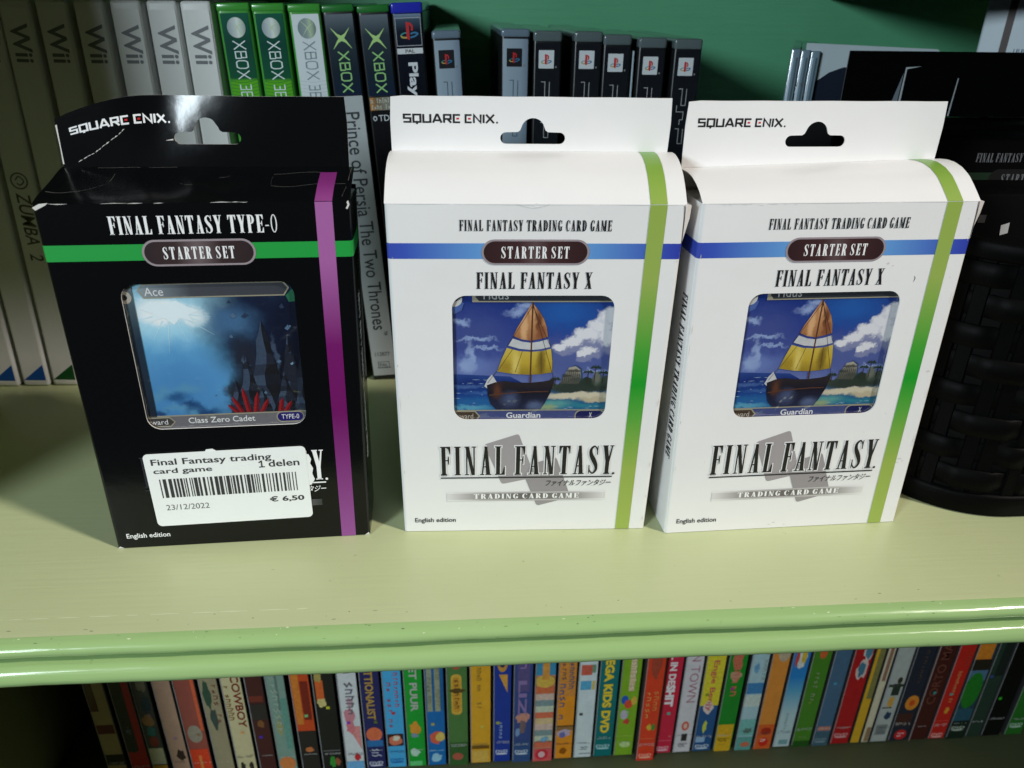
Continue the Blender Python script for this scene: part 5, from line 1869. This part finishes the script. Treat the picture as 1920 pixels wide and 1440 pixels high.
dvd('film case with olive green spine and yellow rounded label', -11.6, 2.4, (78, 122, 62), [('e', 88, 101, .2, .75, (190, 80, 66)), ('rr', 48, 84, .22, .74, (224, 172, 66)), ('rr', 50.5, 81.5, .29, .67, (206, 150, 50)), ('b', 67, 72, .1, .95, (90, 70, 30)), ('r', 0, 22, 0, 1, (54, 96, 46)), ('e', 5, 12, .2, .75, (176, 90, 70))], marks=[(80, 53, -.25, .15, (90, 66, 30), 7, 21)])
dvd('film case with plain amber yellow spine', 3.4, 17.4, (226, 166, 40), [('r', 14.5, 18, .05, .95, (120, 84, 20)), ('r', 2, 13, .1, .9, (222, 176, 80))], marks=[(92, 68, -.35, .1, (140, 110, 50), 8, 31), (62, 52, -.35, .1, (150, 120, 60), 3, 32)])
dvd('film case with royal blue spine and gold curl', 18.4, 30.6, (28, 56, 150), [('e', 84, 100, .2, .8, (196, 140, 60)), ('e', 88, 97, .32, .68, (28, 40, 90)), ('t', 66, 82, .3, .8, (216, 156, 66))], marks=[(40, 23, -.3, .05, (170, 190, 220), 5, 41)], logo=((216, 222, 236), 10))
dvd('film case with blue violet spine and mauve block title', 31.4, 44.4, (56, 74, 132), [('r', 66, 92, .2, .85, (92, 80, 130)), ('b', 36, 48, .05, .95, (200, 140, 120)), ('b', 26, 42, .3, .75, (120, 96, 100)), ('b', 24, 34, .1, .4, (120, 150, 190)), ('r', 0, 20, 0, 1, (50, 80, 130))], words=[('LIZ', 76, 44, -.45, .4, (140, 116, 166), .03)], marks=[(92, 78, -.4, .4, (150, 120, 166), 2, 6)], logo=((206, 220, 230), 9))
stripes = []
for i in range(9):
    c = [(216, 110, 80), (200, 206, 180), (130, 150, 150), (216, 186, 170), (224, 190, 140)][i % 5]
    stripes.append(('r', 13 + i * 5.6, 18.6 + i * 5.6, .02, .98, c))
dvd('film case with striped pastel spine and yellow figure eight shape', 45.2, 59, (206, 140, 110), stripes + [('r', 64, 70, .05, .95, (214, 110, 70)), ('e', 69, 80, 0, 1, (226, 180, 76)), ('r', 80, 190, 0, 1, (60, 140, 176)), ('r', 76, 100, .35, .7, (222, 150, 66)), ('b', 18, 24, .3, .8, (120, 170, 200)), ('r', 0, 12, 0, 1, (216, 90, 90)), ('e', 1.5, 11.5, .12, .8, (206, 40, 60)), ('e', 3.5, 9.5, .28, .64, (236, 180, 180))])
dvd('film case with orange spine and blue grey lettering', 60, 72.6, (232, 146, 36), [('r', 60, 190, 0, 1, (216, 140, 60)), ('r', 28, 33, 0, 1, (150, 110, 60)), ('r', 32, 33, 0, 1, (90, 60, 30)), ('b', 21, 31, .05, .95, (190, 170, 190)), ('b', 21, 27, .2, .6, (110, 110, 170)), ('b', 5, 12, .25, .75, (150, 84, 10)), ('r', 15, 15.5, 0, 1, (190, 110, 20))], marks=[(72, 38, -.75, -.15, (70, 96, 140), 6, 44), (98, 66, .15, .7, (80, 90, 120), 8, 8), (98, 74, -.6, -.1, (120, 96, 80), 6, 9)])
dvd('film case with blank white spine and two small coloured stickers', 73.2, 86, (214, 224, 224), [('r', 78, 87, .12, .72, (206, 96, 76)), ('r', 80, 87, .72, .92, (110, 150, 120)), ('r', 65, 73, .12, .72, (90, 170, 206)), ('r', 65, 73, .76, .92, (220, 190, 100)), ('r', 4.5, 5.1, .3, .95, (70, 70, 76))], marks=[(12, 8, -.3, .8, (60, 60, 66), 2, 3)])
dvd('film case with teal spine and big yellow title', 86.8, 100.2, (10, 112, 112), [], words=[('MEGA KIDS DVD', 99, 24, -.45, .45, (240, 206, 46), .05)], logo=((180, 224, 224), 10))
dvd('film case with lime green spine and coloured balls', 101, 114.6, (130, 176, 40), [('r', 62, 92, .45, .75, (216, 190, 150)), ('e', 50, 58, .12, .5, (36, 90, 190)), ('e', 46, 54, .3, .75, (222, 80, 50)), ('e', 49, 57, .65, .95, (226, 180, 70)), ('e', 36, 45, .15, .55, (190, 180, 196)), ('b', 31, 37, .3, .7, (206, 70, 60)), ('b', 8, 15, .15, .9, (190, 216, 140)), ('r', 20, 20.5, 0, .9, (170, 206, 90))], marks=[(92, 63, -.1, .5, (236, 216, 180), 8, 18)])
dvd('film case with orange red spine and gold two line title', 115.8, 128.6, (224, 66, 36), [('b', 75, 110, .2, .9, (170, 70, 50)), ('b', 28, 36, .35, .7, (226, 180, 60)), ('b', 28, 36, .65, .9, (60, 140, 60)), ('r', 21, 21.5, .1, .95, (236, 120, 80)), ('r', 0, 8.5, 0, 1, (226, 60, 40))], marks=[(66, 40, -.6, -.15, (226, 170, 90), 5, 51), (66, 42, .15, .65, (220, 150, 76), 5, 52)], dy=-4, logo=((240, 180, 150), 4))
dvd('film case with crimson spine and white lettering', 129, 141.6, (206, 36, 66), [('r', 13, 13.6, .1, .95, (226, 100, 120))], words=[('L IN DE', 92, 66, -.4, .35, (240, 230, 230), .04), ('SHIT', 66, 46, -.5, .45, (240, 232, 232), .06)], logo=((236, 190, 200), 5))
dvd('film case with white spine and thin dark pink serif title', 142.4, 155, (214, 208, 210), [('e', 22, 31, .3, .75, (216, 96, 80)), ('e', 24, 29, .42, .64, (236, 190, 170)), ('r', 12, 19, .38, .72, (50, 50, 46))], words=[('IN TOWN', 95, 49, -.3, .62, (170, 90, 106), -.01)], marks=[(10, 5.5, -.5, .7, (90, 90, 96), 2, 7)])
dvd('film case with yellow over blue spine and red script title', 156, 169.6, (36, 84, 136), [('r', 45, 190, 0, 1, (240, 206, 54)), ('b', 36, 50, .2, .8, (236, 200, 190)), ('b', 18, 33, .35, .6, (196, 206, 76)), ('r', 10, 15, .1, .6, (150, 180, 210))], words=[('Engie Benjy', 86, 40, -.35, .35, (206, 80, 86), .01)], logo=((206, 220, 230), 5))
dvd('film case with green spine above a yellow foot', 170.8, 184, (26, 134, 40), [('b', 74, 96, .2, .8, (200, 110, 80)), ('b', 66, 76, .1, .9, (196, 150, 120)), ('r', 0, 26, .05, .95, (222, 170, 36))], marks=[(94, 52, -.3, .4, (206, 110, 80), 7, 61), (13, 9, -.7, .7, (70, 50, 10), 2, 62), (7, 5, -.4, .4, (130, 90, 20), 2, 63)])
dvd('film case with pale sea blue spine and painted clouds', 186, 198.2, (170, 200, 206), [('r', 54, 64, 0, 1, (66, 130, 180)), ('r', 42, 53, 0, 1, (200, 210, 200)), ('b', 72, 82, .15, .6, (110, 160, 196)), ('r', 14, 30, 0, 1, (120, 184, 174)), ('b', 16, 22, .3, .9, (96, 120, 110)), ('r', 0, 13, 0, 1, (96, 160, 150)), ('e', 3, 8, .3, .9, (196, 110, 80))], marks=[(96, 66, .4, .8, (150, 150, 120), 8, 71)])
dvd('film case with flat orange spine and red foot mark', 199.4, 212.2, (222, 140, 56), [('e', 82, 100, .3, 1.0, (190, 170, 140)), ('r', 0, 24, 0, 1, (216, 96, 40)), ('rr', 14, 21, .25, .85, (170, 46, 24)), ('e', 2.5, 11, .25, .8, (206, 40, 26))], marks=[(10, 3.5, -.35, .35, (240, 190, 170), 2, 4)])
dvd('film case with spine fading from blue to white', 213.3, 225.6, ramp_mat('Z', 0, .09, [(0, srgb(190, 206, 206)), (.35, srgb(180, 204, 204)), (.6, srgb(96, 166, 196)), (.75, srgb(40, 130, 196)), (1, srgb(50, 120, 190))], .25), [('b', 72, 100, .2, .9, (216, 216, 206)), ('b', 78, 98, .5, .85, (216, 180, 60)), ('b', 76, 96, .15, .4, (200, 70, 66)), ('r', 3.5, 8, .3, .85, (120, 160, 160))], marks=[(34, 18, -.25, .1, (120, 146, 146), 6, 81)])
dvd('film case with leaf green spine and faint grey title', 226.6, 240, (72, 130, 36), [('e', 83, 93, .35, .75, (206, 96, 50)), ('r', 0, 6, 0, 1, (36, 84, 26))], words=[], marks=[(76, 44, -.25, .25, (150, 150, 126), 8, 91), (11, 8, -.5, .6, (130, 150, 90), 3, 92)])
dvd('film case with plain slate blue spine', 241.2, 253.4, (72, 104, 130), [('r', 15, 19, .15, .95, (196, 120, 96)), ('r', 0, 14, 0, 1, (66, 96, 110))], logo=((130, 150, 156), 5))
dvd('film case with deep red spine and pale blue title blob', 254.4, 268.2, (176, 26, 30), [('b', 62, 82, .3, .95, (216, 190, 180)), ('b', 78, 100, .45, 1, (216, 200, 190)), ('b', 64, 80, .38, .85, (70, 120, 140)), ('b', 80, 98, .52, .94, (80, 130, 150))], logo=((226, 170, 166), 9))
dvd('slim film case with mustard yellow spine', 269.2, 276.2, (216, 166, 40), [('r', 44, 96, .35, 1, (130, 124, 70))])
dvd('slim film case with cream spine', 277, 282.8, (212, 200, 168), [('r', 60, 92, .3, .8, (150, 110, 90)), ('r', 2, 16, .3, .95, (150, 120, 86))])
dvd('film case with light grey spine and a small dark standing shape', 283.6, 296, (176, 180, 172), [('e', 57, 63, .55, .85, (60, 50, 36)), ('r', 46, 57, .38, .86, (44, 54, 44)), ('r', 54, 56.5, .1, 1, (54, 60, 48)), ('b', 34, 46, .3, .75, (206, 156, 70)), ('r', 34, 35, .1, .7, (60, 56, 40)), ('b', 22, 31, .35, .85, (40, 60, 86)), ('r', 8, 18, .1, .8, (130, 134, 130))], marks=[(16, 9, -.6, .5, (90, 94, 96), 3, 5)])
dvd('film case with dark navy spine and orange disc', 296.6, 311, (38, 42, 54), [('e', 31, 45, .3, 1, (226, 136, 46)), ('e', 35, 41, .5, .8, (206, 80, 30)), ('r', 16, 28, .1, .9, (70, 40, 34)), ('e', 2, 12, .25, .9, (196, 40, 40))], marks=[(9.5, 4.5, -.3, .5, (236, 190, 190), 2, 5), (96, 56, 0, .3, (96, 70, 40), 9, 6)])
dvd('film case with brown maroon spine and embossed dark title', 312, 325.2, (70, 28, 24), [('r', 0, 190, 0, .07, (150, 110, 110))], words=[('CORTO MA', 36, 92, -.45, .45, (112, 62, 50), .005)])
dvd('film case with bright red spine and thin gold lettering', 326, 338.4, (196, 38, 30), [('b', 25, 33, .4, .75, (226, 150, 50)), ('r', 18.5, 19, .05, .95, (226, 80, 70))], marks=[(66, 36, -.1, .3, (206, 150, 90), 12, 15), (100, 70, .1, .6, (150, 60, 40), 6, 16)], logo=((236, 180, 170), 4))
dvd('film case with a green hill picture under an orange block', 339.2, 352.8, (40, 66, 76), [('r', 74, 100, .0, .9, (216, 130, 40)), ('r', 66, 76, 0, 1, (40, 34, 26)), ('r', 56, 66, 0, 1, (80, 116, 140)), ('e', 30, 64, -.0, 1, (36, 120, 36)), ('r', 18, 30, 0, 1, (44, 84, 100)), ('r', 0, 18, 0, 1, (24, 40, 30))], logo=((190, 200, 180), 10))
dvd('film case with a murky dark green spine', 353.4, 364.6, (40, 60, 48), [('r', 60, 190, .4, 1, (30, 38, 34))])
dvd('black film case near the right frame edge', 365.2, 379.6, (9, 9, 10))
dvd('film case with grass green spine, cut by the right frame edge', 382.4, 396, (40, 110, 36), [('b', 40, 56, .1, .6, (190, 150, 130)), ('r', 60, 190, 0, 1, (20, 60, 50))], logo=((190, 216, 190), 10))
